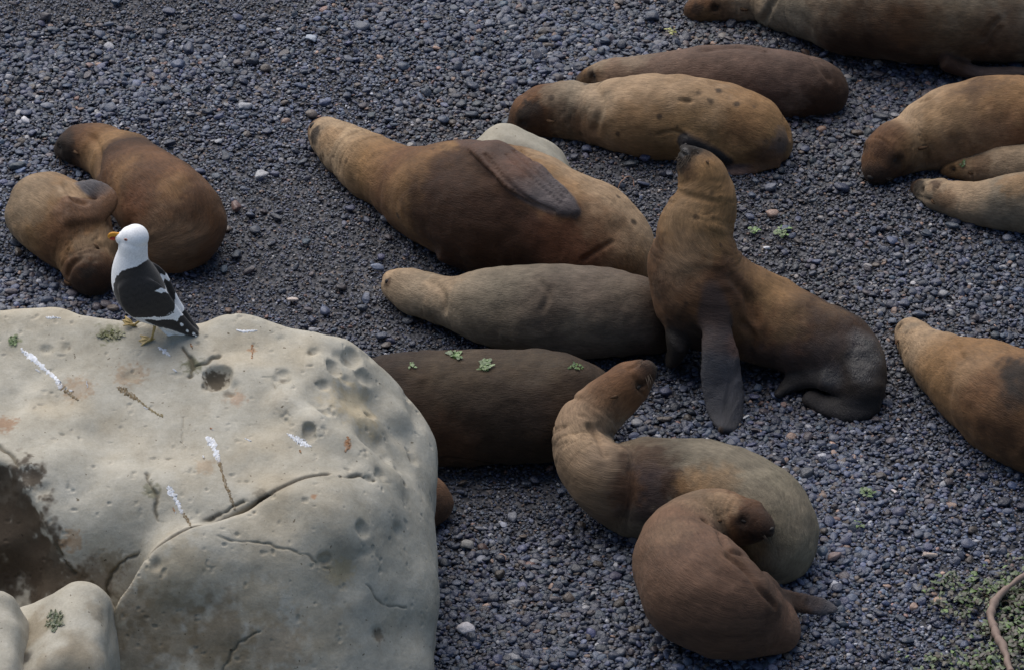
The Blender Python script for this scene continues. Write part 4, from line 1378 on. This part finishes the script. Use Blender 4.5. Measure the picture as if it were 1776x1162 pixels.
def build_gravel():
    P, S, Ro, T = gravel_points()
    # nothing lies inside the boulder
    m = ~((P[:, 0] < -.55) & (P[:, 1] > -3.2) & (P[:, 1] < -2.2))
    P, S, Ro, T = P[m], S[m], Ro[m], T[m]
    me = bpy.data.meshes.new('gravel')
    me.vertices.add(len(P))
    me.vertices.foreach_set('co', P.astype(np.float32).ravel())
    for nm, v in (('stone_size', S), ('stone_turn', Ro)):
        a = me.attributes.new(nm, 'FLOAT_VECTOR', 'POINT')
        a.data.foreach_set('vector', v.astype(np.float32).ravel())
    a = me.attributes.new('tint', 'FLOAT_COLOR', 'POINT')
    a.data.foreach_set('color', np.concatenate([T, np.ones((len(T), 1))], 1).astype(np.float32).ravel())
    o = link('gravel', me, beach)
    o['kind'] = 'stuff'
    ng = bpy.data.node_groups.new('gravel', 'GeometryNodeTree')
    ng.interface.new_socket('Geometry', in_out='INPUT', socket_type='NodeSocketGeometry')
    ng.interface.new_socket('Geometry', in_out='OUTPUT', socket_type='NodeSocketGeometry')
    nn, L = ng.nodes, ng.links.new
    gi, go = nn.new('NodeGroupInput'), nn.new('NodeGroupOutput')
    g2i = nn.new('GeometryNodeGeometryToInstance')
    for k in range(7):
        ico = nn.new('GeometryNodeMeshIcoSphere')
        ico.inputs['Radius'].default_value = 1.0
        ico.inputs['Subdivisions'].default_value = 3
        pos = nn.new('GeometryNodeInputPosition')
        no = nn.new('ShaderNodeTexNoise')
        no.noise_dimensions = '4D'
        no.inputs['W'].default_value = 3.7 * k + 1.3
        no.inputs['Scale'].default_value = 1.1
        no.inputs['Detail'].default_value = 1.5
        L(pos.outputs[0], no.inputs['Vector'])
        sb = nn.new('ShaderNodeVectorMath')
        sb.operation = 'SUBTRACT'
        sb.inputs[1].default_value = (.5, .5, .5)
        L(no.outputs['Color'], sb.inputs[0])
        scl = nn.new('ShaderNodeVectorMath')
        scl.operation = 'SCALE'
        scl.inputs['Scale'].default_value = 0.8
        L(sb.outputs[0], scl.inputs[0])
        sp = nn.new('GeometryNodeSetPosition')
        L(ico.outputs['Mesh'], sp.inputs['Geometry'])
        L(scl.outputs[0], sp.inputs['Offset'])
        sm = nn.new('GeometryNodeSetMaterial')
        sm.inputs['Material'].default_value = STONE_I
        L(sp.outputs[0], sm.inputs['Geometry'])
        ss = nn.new('GeometryNodeSetShadeSmooth')
        L(sm.outputs[0], ss.inputs['Geometry'])
        L(ss.outputs[0], g2i.inputs[0])
    iop = nn.new('GeometryNodeInstanceOnPoints')
    iop.inputs['Pick Instance'].default_value = True
    L(gi.outputs[0], iop.inputs['Points'])
    L(g2i.outputs[0], iop.inputs['Instance'])
    rv = nn.new('FunctionNodeRandomValue')
    rv.data_type = 'INT'
    rv.inputs[4].default_value = 0
    rv.inputs[5].default_value = 6
    L(rv.outputs[2], iop.inputs['Instance Index'])
    for nm, sock in (('stone_size', 'Scale'), ('stone_turn', 'Rotation')):
        na = nn.new('GeometryNodeInputNamedAttribute')
        na.data_type = 'FLOAT_VECTOR'
        na.inputs['Name'].default_value = nm
        if sock == 'Rotation':
            er = nn.new('FunctionNodeEulerToRotation')
            L(na.outputs[0], er.inputs[0])
            L(er.outputs[0], iop.inputs['Rotation'])
        else:
            L(na.outputs[0], iop.inputs[sock])
    L(iop.outputs[0], go.inputs[0])
    mod = o.modifiers.new('gravel', 'NODES')
    mod.node_group = ng
    return o


build_gravel()


def pebble_meshes():
    out = []
    for k in range(8):
        bm = bmesh.new()
        bmesh.ops.create_icosphere(bm, subdivisions=3, radius=1.0)
        V = np.array([v.co for v in bm.verts])
        off = np.stack([vnoise(V * 1.1 + 9 * k + 3 * j, 100 + k) for j in range(3)], 1) * .28
        for v, d in zip(bm.verts, off):
            v.co += Vector(d)
        for f in bm.faces:
            f.smooth = True
        me = bpy.data.meshes.new('pebble')
        bm.to_mesh(me)
        bm.free()
        me.materials.append(STONE_O)
        out.append(me)
    return out


PEB = pebble_meshes()
TOP = []        # places of the single stones, so they keep their distance


def occupied(x, y, m=0.02):
    return any((x - a) ** 2 + (y - b) ** 2 < (r + m) ** 2 for a, b, r in TOP)


def stone(px, py, w, asp, col, rot=0.0, flat=.62, parent=None, sink=.25, name='pebble'):
    p = at(px, py, .02)
    a = w * pxm(p) / 2
    z = float(ground_z(np.array([p[0]]), np.array([p[1]]))[0])
    o = bpy.data.objects.new(name, PEB[random.randrange(len(PEB))])
    COL.objects.link(o)
    o.scale = (a, a * asp, a * asp * flat)
    o.rotation_euler = (random.gauss(0, .2), random.gauss(0, .2), rot)
    o.location = (p[0], p[1], z + a * asp * flat * (1 - 2 * sink) + .008)
    o.color = (*col, 1)
    if parent:
        o.parent = parent
    TOP.append((p[0], p[1], a))
    return o


GS = 'larger single stones lying on the gravel'
for (px, py, w, asp, rot, col, lab) in [
    (808, 1090, 31, .85, .2, (.56, .52, .52), 'round chalk white pebble on the gravel right of the boulder'),
    (452, 304, 24, .75, .1, (.34, .34, .35), 'light grey pebble between the curled brown sea lion and the big one'),
    (508, 515, 22, .55, -.3, (.46, .38, .33), 'pale pink flat pebble above the boulder beside the grey brown sea lion'),
    (541, 72, 24, .6, -.5, (.30, .33, .38), 'bluish oblong pebble near the top edge left of centre'),
    (1612, 962, 28, .45, .2, (.46, .36, .29), 'flat peach coloured stone chip on the gravel at lower right'),
    (1626, 1036, 22, .7, 0, (.26, .16, .10), 'orange brown round pebble at the edge of the green seaweed'),
    (1551, 856, 18, .45, -1.1, (.50, .43, .41), 'small upright white stone chip below the lower right sea lion'),
    (1398, 826, 26, .9, .3, (.06, .064, .075), 'dark round pebble beside the back of the S shaped sea lion'),
    (812, 944, 28, .7, -.2, (.16, .155, .15), 'grey tan pebble close to the boulder and the russet rump'),
    (1330, 432, 12, .8, .2, (.6, .6, .62), 'tiny bright white pebble behind the upright sea lion'),
    (1294, 722, 15, .45, .6, (.5, .5, .5), 'white sliver of stone beside the front flipper of the upright sea lion'),
    (672, 384, 26, .75, -.2, (.12, .12, .14), 'rounded dark grey pebble below the neck of the belly-up sea lion'),
    (655, 462, 24, .6, .1, (.16, .19, .26), 'blue grey pebble above the nose of the grey brown sea lion'),
    (1445, 968, 26, .7, .2, (.19, .13, .12), 'reddish stone behind the S shaped sea lion, above its neighbour\'s flipper'),
]:
    tag(stone(px, py, w, asp, col, rot, sink=.12), lab, 'stone', GS)

rngp = np.random.default_rng(5)
tries = 0
made = 0
while made < 286 and tries < 9000:
    tries += 1
    px, py = rngp.uniform(0, 1776), rngp.uniform(0, 1162)
    if any(hit(b_, px, py)[0] is not None for b_ in [BBVH] + LIONS):
        continue
    q = at(px, py, 0)
    if occupied(q[0], q[1], .05):
        continue
    w = float(np.clip(rngp.lognormal(2.93, .2), 15, 30))
    col = pebble_tints(1, rngp)[0]
    stone(px, py, w, float(rngp.uniform(.6, .92)), tuple(col), float(rngp.uniform(0, 6.28)), float(rngp.uniform(.45, .75)), beach, float(rngp.uniform(.15, .38)))
    made += 1

# ------------------------------------------------------------------ the gull
WHITE = (.86, .86, .86)
BLACK = (.022, .0195, .0185)


def in_poly(x, y, poly):
    c = np.zeros(len(x), bool)
    j = len(poly) - 1
    for i in range(len(poly)):
        xi, yi = poly[i]
        xj, yj = poly[j]
        m = ((yi > y) != (yj > y)) & (x < (xj - xi) * (y - yi) / (yj - yi + 1e-12) + xi)
        c ^= m
        j = i
    return c


def down(x, y):
    while True:
        p, n = hit(BBVH, x, y)
        if p is not None:
            return p, n
        y += 2


def build_gull():
    foot, _ = down(262, 590)
    foot2, _ = down(232, 566)
    Y = foot[1] + .03
    k = K * np.dot(np.array([foot[0], Y, foot[2]]) - C0, FWD)

    def G_(x, y, dy=0.0):
        p = at_y(x, y, Y)
        return p + np.array([0, dy, 0])
    h = .0032
    body = [(231, 414, 22), (235, 412, 23), (227, 412, 20), (231, 424, 25), (230, 440, 26), (228, 456, 30), (230, 472, 36), (236, 490, 42), (244, 506, 43), (254, 520, 39), (269, 533, 31), (287, 548, 21), (302, 563, 15), (318, 575, 10)]
    rows = [[*G_(x, y), r * k] for x, y, r in body[3:]]
    S = smooth_path(rows, 8)
    pts = [G_(x, y) for x, y in [(180, 385), (350, 600)]]
    lo = np.array([G_(178, 400)[0], Y - .2, G_(300, 612)[2]])
    hi = np.array([G_(352, 500)[0], Y + .2, G_(230, 380)[2]])
    fd = Field(lo, hi, h)
    for c in S:
        fd.sphere(c[:3], c[3], margin=.05)
    for x, y, r in body[:3]:
        fd.sphere(G_(x, y), r * k, margin=.05)
    # brow towards the bill
    X = np.array([1.0, 0, 0])
    df = np.full(fd.n, .25, dtype=np.float32)
    hx = G_(212, 414)
    fd.sphere(hx, 12 * k, margin=.05)
    fd.d = relax_field(fd.d)
    # folded wings, tail: flat feathered plates
    def plate(path, th, arr, lean):
        Q = smooth_path([[*G_(x, y, dy), w * k] for x, y, w, dy in [(p_[0], p_[1] - (abs(p_[3]) * 130 if lean[1] and abs(lean[1]) > .9 else 0), p_[2], p_[3]) for p_ in path]], 8)
        T = np.gradient(Q[:, :3], axis=0)
        for i in range(len(Q)):
            t = T[i] / np.linalg.norm(T[i])
            n = np.array(lean) - t * np.dot(t, lean)
            n /= np.linalg.norm(n)
            s = np.cross(n, t)
            fd.ellipsoid(Q[i, :3], (t, s, n), (np.linalg.norm(T[i]) * 2.2 + .004, Q[i, 3], th), arr, .03)
    for sgn in (-1, 1):
        a = np.full(fd.n, .25, dtype=np.float32)
        plate([(222, 486, 20, sgn * .085), (238, 502, 34, sgn * .098), (258, 518, 38, sgn * .094), (280, 536, 30, sgn * .072), (300, 550, 20, sgn * .05), (322, 566, 12, sgn * .03), (338, 577, 7, sgn * .016)], .022, a, (0, -1.0 * sgn * -1 if False else sgn * 1.0, .35))
        fd.d = smin(fd.d, a, .012)
    a = np.full(fd.n, .25, dtype=np.float32)
    plate([(276, 556, 10, 0), (296, 572, 12, 0), (312, 580, 14, 0), (324, 584, 15, 0), (330, 586, 14, 0)], .012, a, (-.4, -.55, .8))
    fd.d = smin(fd.d, a, .008)
    V, F = nets(fd.d, fd.lo, h)
    V = relax(V, F, 4, .5)
    Nn = normals(V, F)
    # side view coordinates in the bird's own plane
    D = V - C0
    px = 888 + (D @ RGT) / (D @ FWD) / K
    # measure height in the bird's middle plane so both flanks carry the same markings
    Vm = V.copy()
    Vm[:, 1] = Y + np.where(np.abs(V[:, 1] - Y) > .0, -np.abs(V[:, 1] - Y), 0)
    D = Vm - C0
    py = 581 - (D @ UPV) / (D @ FWD) / K
    jit = 1.6 * fbm(V * 60, 2, 3)
    px, py = px + jit, py + jit
    cols = np.tile(np.array(WHITE), (len(V), 1))
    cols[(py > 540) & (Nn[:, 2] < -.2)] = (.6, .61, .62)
    black = [(262, 455), (240, 461), (212, 470), (203, 478), (199, 487), (196, 505), (202, 522), (214, 537), (228, 550), (252, 552), (284, 549), (301, 541), (306, 527), (312, 522), (330, 548), (345, 575), (344, 583), (330, 582), (316, 575), (285, 566), (262, 558), (290, 560), (300, 560), (312, 548), (316, 530), (300, 480), (282, 462)]
    cols[in_poly(px, py, [(275, 440), (240, 461), (212, 470), (203, 478), (197, 492), (197, 508), (203, 524), (214, 538), (229, 550), (254, 552), (284, 549), (301, 541), (305, 530), (312, 522), (322, 535), (352, 566), (346, 584), (336, 586), (318, 580), (298, 574), (272, 566), (250, 556), (258, 553), (284, 549), (303, 541), (306, 530), (312, 522), (326, 536), (345, 560), (350, 520), (322, 470), (290, 440)])] = BLACK
    cols[in_poly(px, py, [(238, 552), (284, 550), (302, 544), (304, 527), (309, 524), (322, 545), (316, 548), (310, 553), (306, 557), (300, 554), (270, 556)])] = WHITE
    cols[in_poly(px, py, [(268, 505), (280, 499), (286, 502), (292, 500), (299, 497), (297, 508), (292, 510), (286, 506), (282, 510)])] = WHITE
    for (x, y, r) in [(315, 563, 2.6), (325, 574, 2), (336, 579, 2.6), (340, 583, 2)]:
        cols[(px - x) ** 2 + (py - y) ** 2 < r * r] = WHITE
    cols[in_poly(px, py, [(282, 568), (300, 573), (320, 580), (332, 587), (336, 592), (300, 604), (280, 580)])] = WHITE
    dk = cols[:, 0] < .1
    row = np.sin((py * .55 + px * .16) + 1.2 * np.sin(px * .45)) + .5 * fbm(V * 90, 2, 8)
    cols[dk & (row > .85)] = (.028, .025, .023)
    cols[dk & (row < -1.0)] = (.013, .012, .012)
    wh = cols[:, 0] > .5
    cols[wh] *= (1 - .07 * np.clip(fbm(V[wh] * np.array([40, 40, 90]), 3, 9) + .2, 0, 1))[:, None]
    org = np.array([G_(245, 510)[0], Y, min(foot[2], foot2[2])])
    o = link('gull', mesh_of('gull', V - org, F, cols, mat_pigment('gull_plumage', .65, .15, .25, 140)), loc=org)
    tag(o, 'white headed gull with black back standing on top of the pale boulder', 'gull')
    bill = mat_pigment('bill_horn', .4)
    # bill: upper and lower mandible with hooked tip and red spot
    def cone(name, path, m, cfun, squash=.6):
        Q = smooth_path([[*G_(x, y), r * k] for x, y, r in path], 6)
        Vv, Ff, cc = [], [], []
        sd = 10
        for i, q in enumerate(Q):
            t = Q[min(i + 1, len(Q) - 1), :3] - Q[max(i - 1, 0), :3]
            t /= np.linalg.norm(t)
            s = np.array([0, 1.0, 0])
            u = np.cross(s, t)
            for j in range(sd):
                a_ = 2 * math.pi * j / sd
                Vv.append(q[:3] - org + s * math.cos(a_) * q[3] * squash + u * math.sin(a_) * q[3])
                cc.append(cfun(i / (len(Q) - 1)))
            if i:
                for j in range(sd):
                    j2 = (j + 1) % sd
                    b = i * sd
                    Ff.append((b - sd + j, b - sd + j2, b + j2, b + j))
        Ff = np.array(Ff)
        cap = [[0, 2 * q_, 2 * q_ + 1, 2 * q_ + 2] for q_ in range(1, 4)] + [[len(Vv) - sd, len(Vv) - sd + 2 * q_, len(Vv) - sd + 2 * q_ + 1, len(Vv) - sd + 2 * q_ + 2] for q_ in range(1, 4)]
        return link(name, mesh_of(name, np.array(Vv), np.concatenate([Ff, np.array(cap)]), np.array(cc), m), o)
    YEL, RED = (.66, .29, .03), (.5, .06, .03)
    cone('upper_bill', [(212, 410, 6.0), (204, 408, 5.0), (197, 407, 4.6), (192, 408, 4.2), (189, 411, 2.8), (188.5, 414, .8)], bill, lambda t: YEL)
    cone('lower_bill', [(212, 415, 4.2), (204, 414.5, 3.6), (197, 414, 3.8), (192, 414, 2.6), (190, 413.5, .9)], bill, lambda t: RED if .4 < t < .95 else YEL)
    # eyes on both sides of the head
    rim, pup = mat_plain('eye_rim', (.45, .12, .05), .4), mat_plain('eye_pupil', (.02, .018, .015), .25)
    bv = bvh_of(V, F)
    for sg in (-1, 1):
        s0 = np.array([G_(219, 407)[0], Y + sg * .3, G_(219, 407)[2]])
        q, n, i_, t_ = bv.ray_cast(Vector(s0), Vector((0, -sg, 0)))
        if q is None:
            continue
        n = np.array(n)
        t = np.array([1.0, 0, 0]) - n * n[0]
        t /= np.linalg.norm(t)
        e = ellipsoid_part('eye', np.array(q) - n * .001, (t, np.cross(n, t), n), (3.6 * k, 2.4 * k, .004), rim, o, org)
        e2 = ellipsoid_part('pupil', np.array(q) + n * .0008, (t, np.cross(n, t), n), (2.3 * k, 1.7 * k, .004), pup, e, org + np.array(e.location))
    # legs with webbed feet
    skin = mat_plain('leg_skin', (.40, .29, .11), .5)
    def leg(top, knee, f, aim, nrm):
        f = np.asarray(f) + np.array([0, 0, .004])
        lg = link('leg', tube_mesh('leg', [[[*(top - org), .011], [*((top + knee) / 2 - org), .009], [*(knee - org), .0075], [*((knee + f) / 2 - org), .0058], [*(f - org), .0065]]], skin, 8), o)
        a = np.asarray(aim, dtype=float)
        n = np.asarray(nrm)
        a = a - n * (a @ n)
        a /= np.linalg.norm(a)
        b = np.cross(n, a)
        L_ = .062
        tips = [f + L_ * (a * math.cos(q) + b * math.sin(q)) + n * .004 for q in (-.55, 0, .55)]
        paths = [[[*(f - org), .006], [*((f + t) / 2 + n * .006 - org), .0048], [*(t - org), .003]] for t in tips]
        paths.append([[*(f - org), .005], [*(f - a * .016 + n * .002 - org), .003]])
        ft = link('foot', tube_mesh('foot', paths, skin, 6), lg)
        W = [f + n * .007] + [tips[0], (tips[0] + tips[1]) / 2 - a * .012, tips[1], (tips[1] + tips[2]) / 2 - a * .012, tips[2]]
        W = [w - org for w in W]
        top_ = [w + n * .002 for w in W]
        bot = [w - n * .003 for w in W]
        vv = top_ + bot
        ff = [(0, 1, 2), (0, 2, 3), (0, 3, 4), (0, 4, 5), (6, 8, 7), (6, 9, 8), (6, 10, 9), (6, 11, 10)]
        ff += [(i, i + 6, i + 7, i + 1) for i in range(1, 5)]
        me = bpy.data.meshes.new('web')
        me.from_pydata([tuple(v) for v in vv], [], ff)
        me.materials.append(skin)
        link('web', me, lg)
    f1, n1 = down(263, 590)
    f2, n2 = down(232, 566)
    leg(G_(263, 540, -.03), G_(269, 560, -.035), f1, (-1, -.1, 0), n1)
    leg(G_(250, 545, .04), G_(247, 560, .04), f2, (-1, .1, 0), n2)
    return o


def relax_field(d, it=3):
    for _ in range(it):
        e = d.copy()
        e[1:-1, 1:-1, 1:-1] = (d[1:-1, 1:-1, 1:-1] * 2 + d[2:, 1:-1, 1:-1] + d[:-2, 1:-1, 1:-1] + d[1:-1, 2:, 1:-1] + d[1:-1, :-2, 1:-1] + d[1:-1, 1:-1, 2:] + d[1:-1, 1:-1, :-2]) / 8
        d = e
    return d


build_gull()

# ------------------------------------------------------------------ droppings on the boulder
GUANO = mat_pigment('guano', .7, 0, .3, 90)


def streak(path, head, tail, split, seed):
    rg = np.random.default_rng(seed)
    Q = smooth_path(path, 14)
    Q[:, :2] += rg.normal(0, .5, (len(Q), 2))
    V, F, cc = [], [], []
    prof = (-1, -.55, 0, .55, 1)
    d2 = np.gradient(Q[:, :2], axis=0)
    row = 0
    for i, (x, y, w) in enumerate(Q):
        t = d2[i] / np.linalg.norm(d2[i])
        s = np.array([-t[1], t[0]])
        w1, w2 = w * rg.uniform(.25, 1.15), w * rg.uniform(.25, 1.15)
        pts = []
        for u in prof:
            e = u * (w1 if u < 0 else w2)
            p, n = hit(BBVH, x + s[0] * e + rg.normal(0, .3), y + s[1] * e)
            if p is None:
                break
            pts.append(p + n * (.0022 if abs(u) < .9 else -.001) - BORG)
        if len(pts) < 5:
            continue
        f = i / (len(Q) - 1)
        V += pts
        k = np.clip((f - split) / .15 + rg.normal(0, .25), 0, 1)
        for u in prof:
            c = np.array(head) * (1 - k) + np.array(tail) * k
            c = c * rg.uniform(.75, 1.08)
            cc.append(c * .55 + np.array(ROCK_BASE) * .45 if rg.random() < .3 else c)
        if row:
            b = row * 5
            F += [(b - 5 + j, b - 4 + j, b + 1 + j, b + j) for j in range(4)]
        row += 1
    if row > 1:
        link('guano_streak', mesh_of('guano_streak', np.array(V), np.array(F), np.array(cc), GUANO), boulder)


GW, GB, GO = (.74, .76, .8), (.17, .12, .06), (.36, .17, .07)
streak([(36, 605, 4), (48, 615, 7), (72, 634, 6), (96, 656, 5), (104, 668, 7), (120, 682, 5), (136, 694, 3)], GW, GB, .62, 1)
streak([(205, 674, 5), (216, 678, 8), (236, 691, 4), (262, 711, 3), (283, 723, 4)], GB, (.2, .16, .08), .5, 2)
streak([(360, 758, 5), (366, 766, 9), (374, 784, 8), (381, 805, 4), (392, 840, 3.5), (400, 862, 4), (408, 884, 3)], GW, GB, .34, 3)
streak([(291, 844, 4), (296, 850, 8), (304, 864, 6), (314, 884, 4), (324, 900, 4), (332, 913, 3)], GW, GB, .55, 4)
streak([(498, 752, 1), (506, 757, 5), (518, 764, 9), (528, 769, 7), (540, 774, 1)], GW, GW, .9, 5)
streak([(275, 602, 2), (283, 607, 5), (290, 613, 4), (296, 618, 1.5)], GW, GW, .9, 6)
streak([(410, 573, 2), (424, 575, 3.5), (446, 573, 1.5)], GW, GW, .9, 7)
streak([(80, 551, 2), (92, 551, 3), (104, 552, 1.5)], GW, GW, .9, 8)
streak([(437, 598, 3), (438, 608, 2.5), (437, 622, 1.5)], GO, GO, .9, 9)
streak([(603, 757, 3), (605, 768, 5), (599, 784, 3)], GO, GO, .9, 10)


rgs = np.random.default_rng(77)
for i, (cx, cy) in enumerate([(330, 596), (300, 640), (352, 790), (300, 880), (120, 676), (150, 660), (520, 780), (62, 640), (250, 706), (365, 742), (318, 566), (425, 760)]):
    a_ = rgs.uniform(.2, 1.4)
    L_ = rgs.uniform(5, 14)
    streak([(cx, cy, 1), (cx + L_ * .5 * math.cos(a_), cy + L_ * .5 * math.sin(a_), rgs.uniform(1.2, 2.6)), (cx + L_ * math.cos(a_), cy + L_ * math.sin(a_), .6)], GW if i % 3 else GO, GW if i % 2 else GB, .6, 200 + i)


# ------------------------------------------------------------------ green weed
def mat_weed():
    m, nt, b = nodes_of('green_weed')
    a = N(nt, 'ShaderNodeAttribute', _attribute_name='pigment')
    nt.links.new(a.outputs['Color'], b.inputs['Base Color'])
    b.inputs['Roughness'].default_value = .42
    b.inputs['Subsurface Weight'].default_value = 0
    return m


WEED = mat_weed()


def leaves(rg, spots, size, cols, up=.5):
    """Small curled blades (6 vertices each) at the given (point, normal) places."""
    V, F, C = [], [], []
    for p, n in spots:
        a = rg.normal(0, 1, 3)
        a -= n * (a @ n)
        a /= np.linalg.norm(a)
        d = a + n * rg.uniform(0, up)
        d /= np.linalg.norm(d)
        s = np.cross(n, a)
        L_, w = size * rg.uniform(.6, 1.5), size * rg.uniform(.2, .5)
        b = len(V)
        m = p + d * L_ * .5 + n * size * rg.uniform(.05, .3)
        e = p + a * L_ + n * size * rg.uniform(-.05, .35)
        V += [p - s * w * .5, p + s * w * .5, m - s * w + n * size * .1, m + s * w, e - s * w * .4, e + s * w * .5]
        F += [(b, b + 1, b + 3, b + 2), (b + 2, b + 3, b + 5, b + 4)]
        c = np.array(cols[rg.integers(len(cols))]) * rg.uniform(.65, 1.3)
        C += [c] * 6
    return np.array(V), np.array(F), np.array(C)


GREENS = [(.07, .13, .028), (.10, .17, .04), (.06, .10, .026), (.13, .18, .07)]


def scrap(px, py, rx, ry, n, surf, label, cat='seaweed scrap', size=.022, seed=1, cols=GREENS):
    rg = np.random.default_rng(seed)
    spots = []
    for _ in range(n):
        a, q = rg.uniform(0, 6.283), math.sqrt(rg.random())
        x, y = px + rx * q * math.cos(a), py + ry * q * math.sin(a)
        if surf is None:
            p, nn = at(x, y, 0), np.array([0, 0, 1.0])
            p[2] = ground_z(np.array([p[0]]), np.array([p[1]]))[0] + .024
        else:
            p, nn = hit(surf, x, y)
            if p is None:
                continue
            p = p + nn * .003
        spots.append((p, nn))
    V, F, C = leaves(rg, spots, size * 1.15, cols, .2)
    org = V.mean(0)
    o = link('seaweed_scrap', mesh_of('seaweed_scrap', V - org, F, C, WEED), loc=org)
    tag(o, label, cat, 'scraps of green seaweed')


D_ = DARKBVH[0]
scrap(790, 616, 9, 6, 26, D_, 'light green weed scrap on the dark sea lion, left one on its back', seed=1)
scrap(843, 634, 8, 11, 40, D_, 'ragged green weed scrap, biggest one on the dark sea lion\'s back', seed=2)
scrap(998, 637, 10, 4, 18, D_, 'thin green weed smear near the rear of the dark sea lion', seed=3, size=.016)
scrap(715, 634, 5, 4, 10, D_, 'small green weed fleck on the dark sea lion next to the boulder', seed=4, size=.015)
scrap(1356, 414, 8, 10, 22, None, 'green weed tuft on the gravel behind the upright sea lion', seed=5)
scrap(1306, 411, 7, 6, 14, None, 'tiny green weed fleck on gravel beside the neck of the upright sea lion', seed=6, size=.018)
scrap(1505, 866, 10, 8, 18, None, 'dull green weed on gravel right of the S shaped sea lion', seed=7, cols=GREENS[2:3], size=.02)
scrap(1490, 921, 7, 4, 10, None, 'bright green weed sliver on gravel near the curled pair', seed=8, size=.018)
scrap(1163, 66, 6, 5, 10, None, 'yellowish weed fleck at the top behind the pair of sea lions', seed=9, size=.018, cols=[(.2, .2, .04)])
scrap(24, 590, 7, 6, 26, BBVH, 'bright green weed tuft on the boulder at the left edge', seed=10, size=.013)
scrap(190, 580, 24, 8, 70, BBVH, 'olive moss in the hollow by the gull\'s feet', seed=11, size=.013, cols=[(.09, .10, .03), (.12, .12, .045), (.07, .07, .025)])
scrap(95, 1076, 13, 16, 60, LOWROCK, 'dark green smear of weed on the pointed lower rock', seed=12, size=.014, cols=[(.05, .07, .025), (.07, .08, .03)])
scrap(1668, 285, 5, 4, 8, LIONS[13], 'green leaf scrap lying on the small pup at the right edge', seed=13, size=.014, cols=GREENS[:1])

# the wet seaweed bed in the bottom right corner
rg = np.random.default_rng(21)
spots = []
for cx, cy, rx, ry, n in [(1700, 1030, 60, 22, 380), (1755, 1040, 30, 40, 420), (1765, 1110, 30, 50, 420), (1690, 1150, 70, 22, 380), (1660, 1060, 30, 14, 90), (1640, 1010, 20, 8, 40), (1720, 1095, 26, 22, 160), (1830, 1080, 50, 90, 500), (1740, 1200, 100, 40, 500)]:
    for _ in range(int(n * .55)):
        x, y = rg.normal(cx, rx * .75), rg.normal(cy, ry * .6)
        p = at(x, y, 0)
        p[2] = ground_z(np.array([p[0]]), np.array([p[1]]))[0] + rg.uniform(.014, .05)
        spots.append((p, np.array([0, 0, 1.0])))
V, F, C = leaves(rg, spots, .028, [(.032, .052, .012), (.022, .026, .009), (.065, .12, .016), (.026, .020, .011), (.045, .08, .014), (.035, .026, .013)], .9)
o = link('seaweed', mesh_of('seaweed', V, F, C, WEED))
o['kind'] = 'stuff'

# driftwood and a dry stem
def wood_path(pts):
    rows = []
    for x, y, r, z in pts:
        p = at(x, y, z)
        rows.append([*p, .75 * r * pxm(p)])
    Q = smooth_path(rows, 7)
    Q[:, 3] *= 1 + .35 * vnoise(Q[:, :3] * 45, 3)
    Q[:, :3] += .006 * np.stack([vnoise(Q[:, :3] * 25, 5), vnoise(Q[:, :3] * 25, 6), 0 * Q[:, 3]], 1)
    return Q


Q = wood_path([(1800, 978, 5, .10), (1776, 996, 6, .09), (1750, 1018, 7, .07), (1726, 1040, 9, .06), (1720, 1066, 10, .05), (1724, 1092, 9, .05), (1738, 1120, 9, .045), (1746, 1142, 9, .04), (1752, 1166, 8, .035)])
org = Q[:, :3].mean(0)
Q[:, :3] -= org
o = link('driftwood_stick', tube_mesh('driftwood_stick', [Q], mat_plain('weathered_wood', (.20, .14, .11), .7), 10), loc=org)
tag(o, 'crooked brown driftwood stick lying in the seaweed at the bottom right corner', 'stick')
tw = Q[10, :3]
Q2 = wood_path([(1072, 330, 1.2, .02), (1078, 316, 1.1, .06), (1088, 307, 1.0, .07), (1097, 311, 1.0, .05), (1100, 326, .9, .02)])
org = Q2[:, :3].mean(0)
Q2[:, :3] -= org
o = link('dry_stem', tube_mesh('dry_stem', [Q2], mat_plain('dry_stem_skin', (.35, .2, .13), .7), 6), loc=org)
tag(o, 'thin dry arched stem on the gravel behind the belly-up sea lion', 'stem')
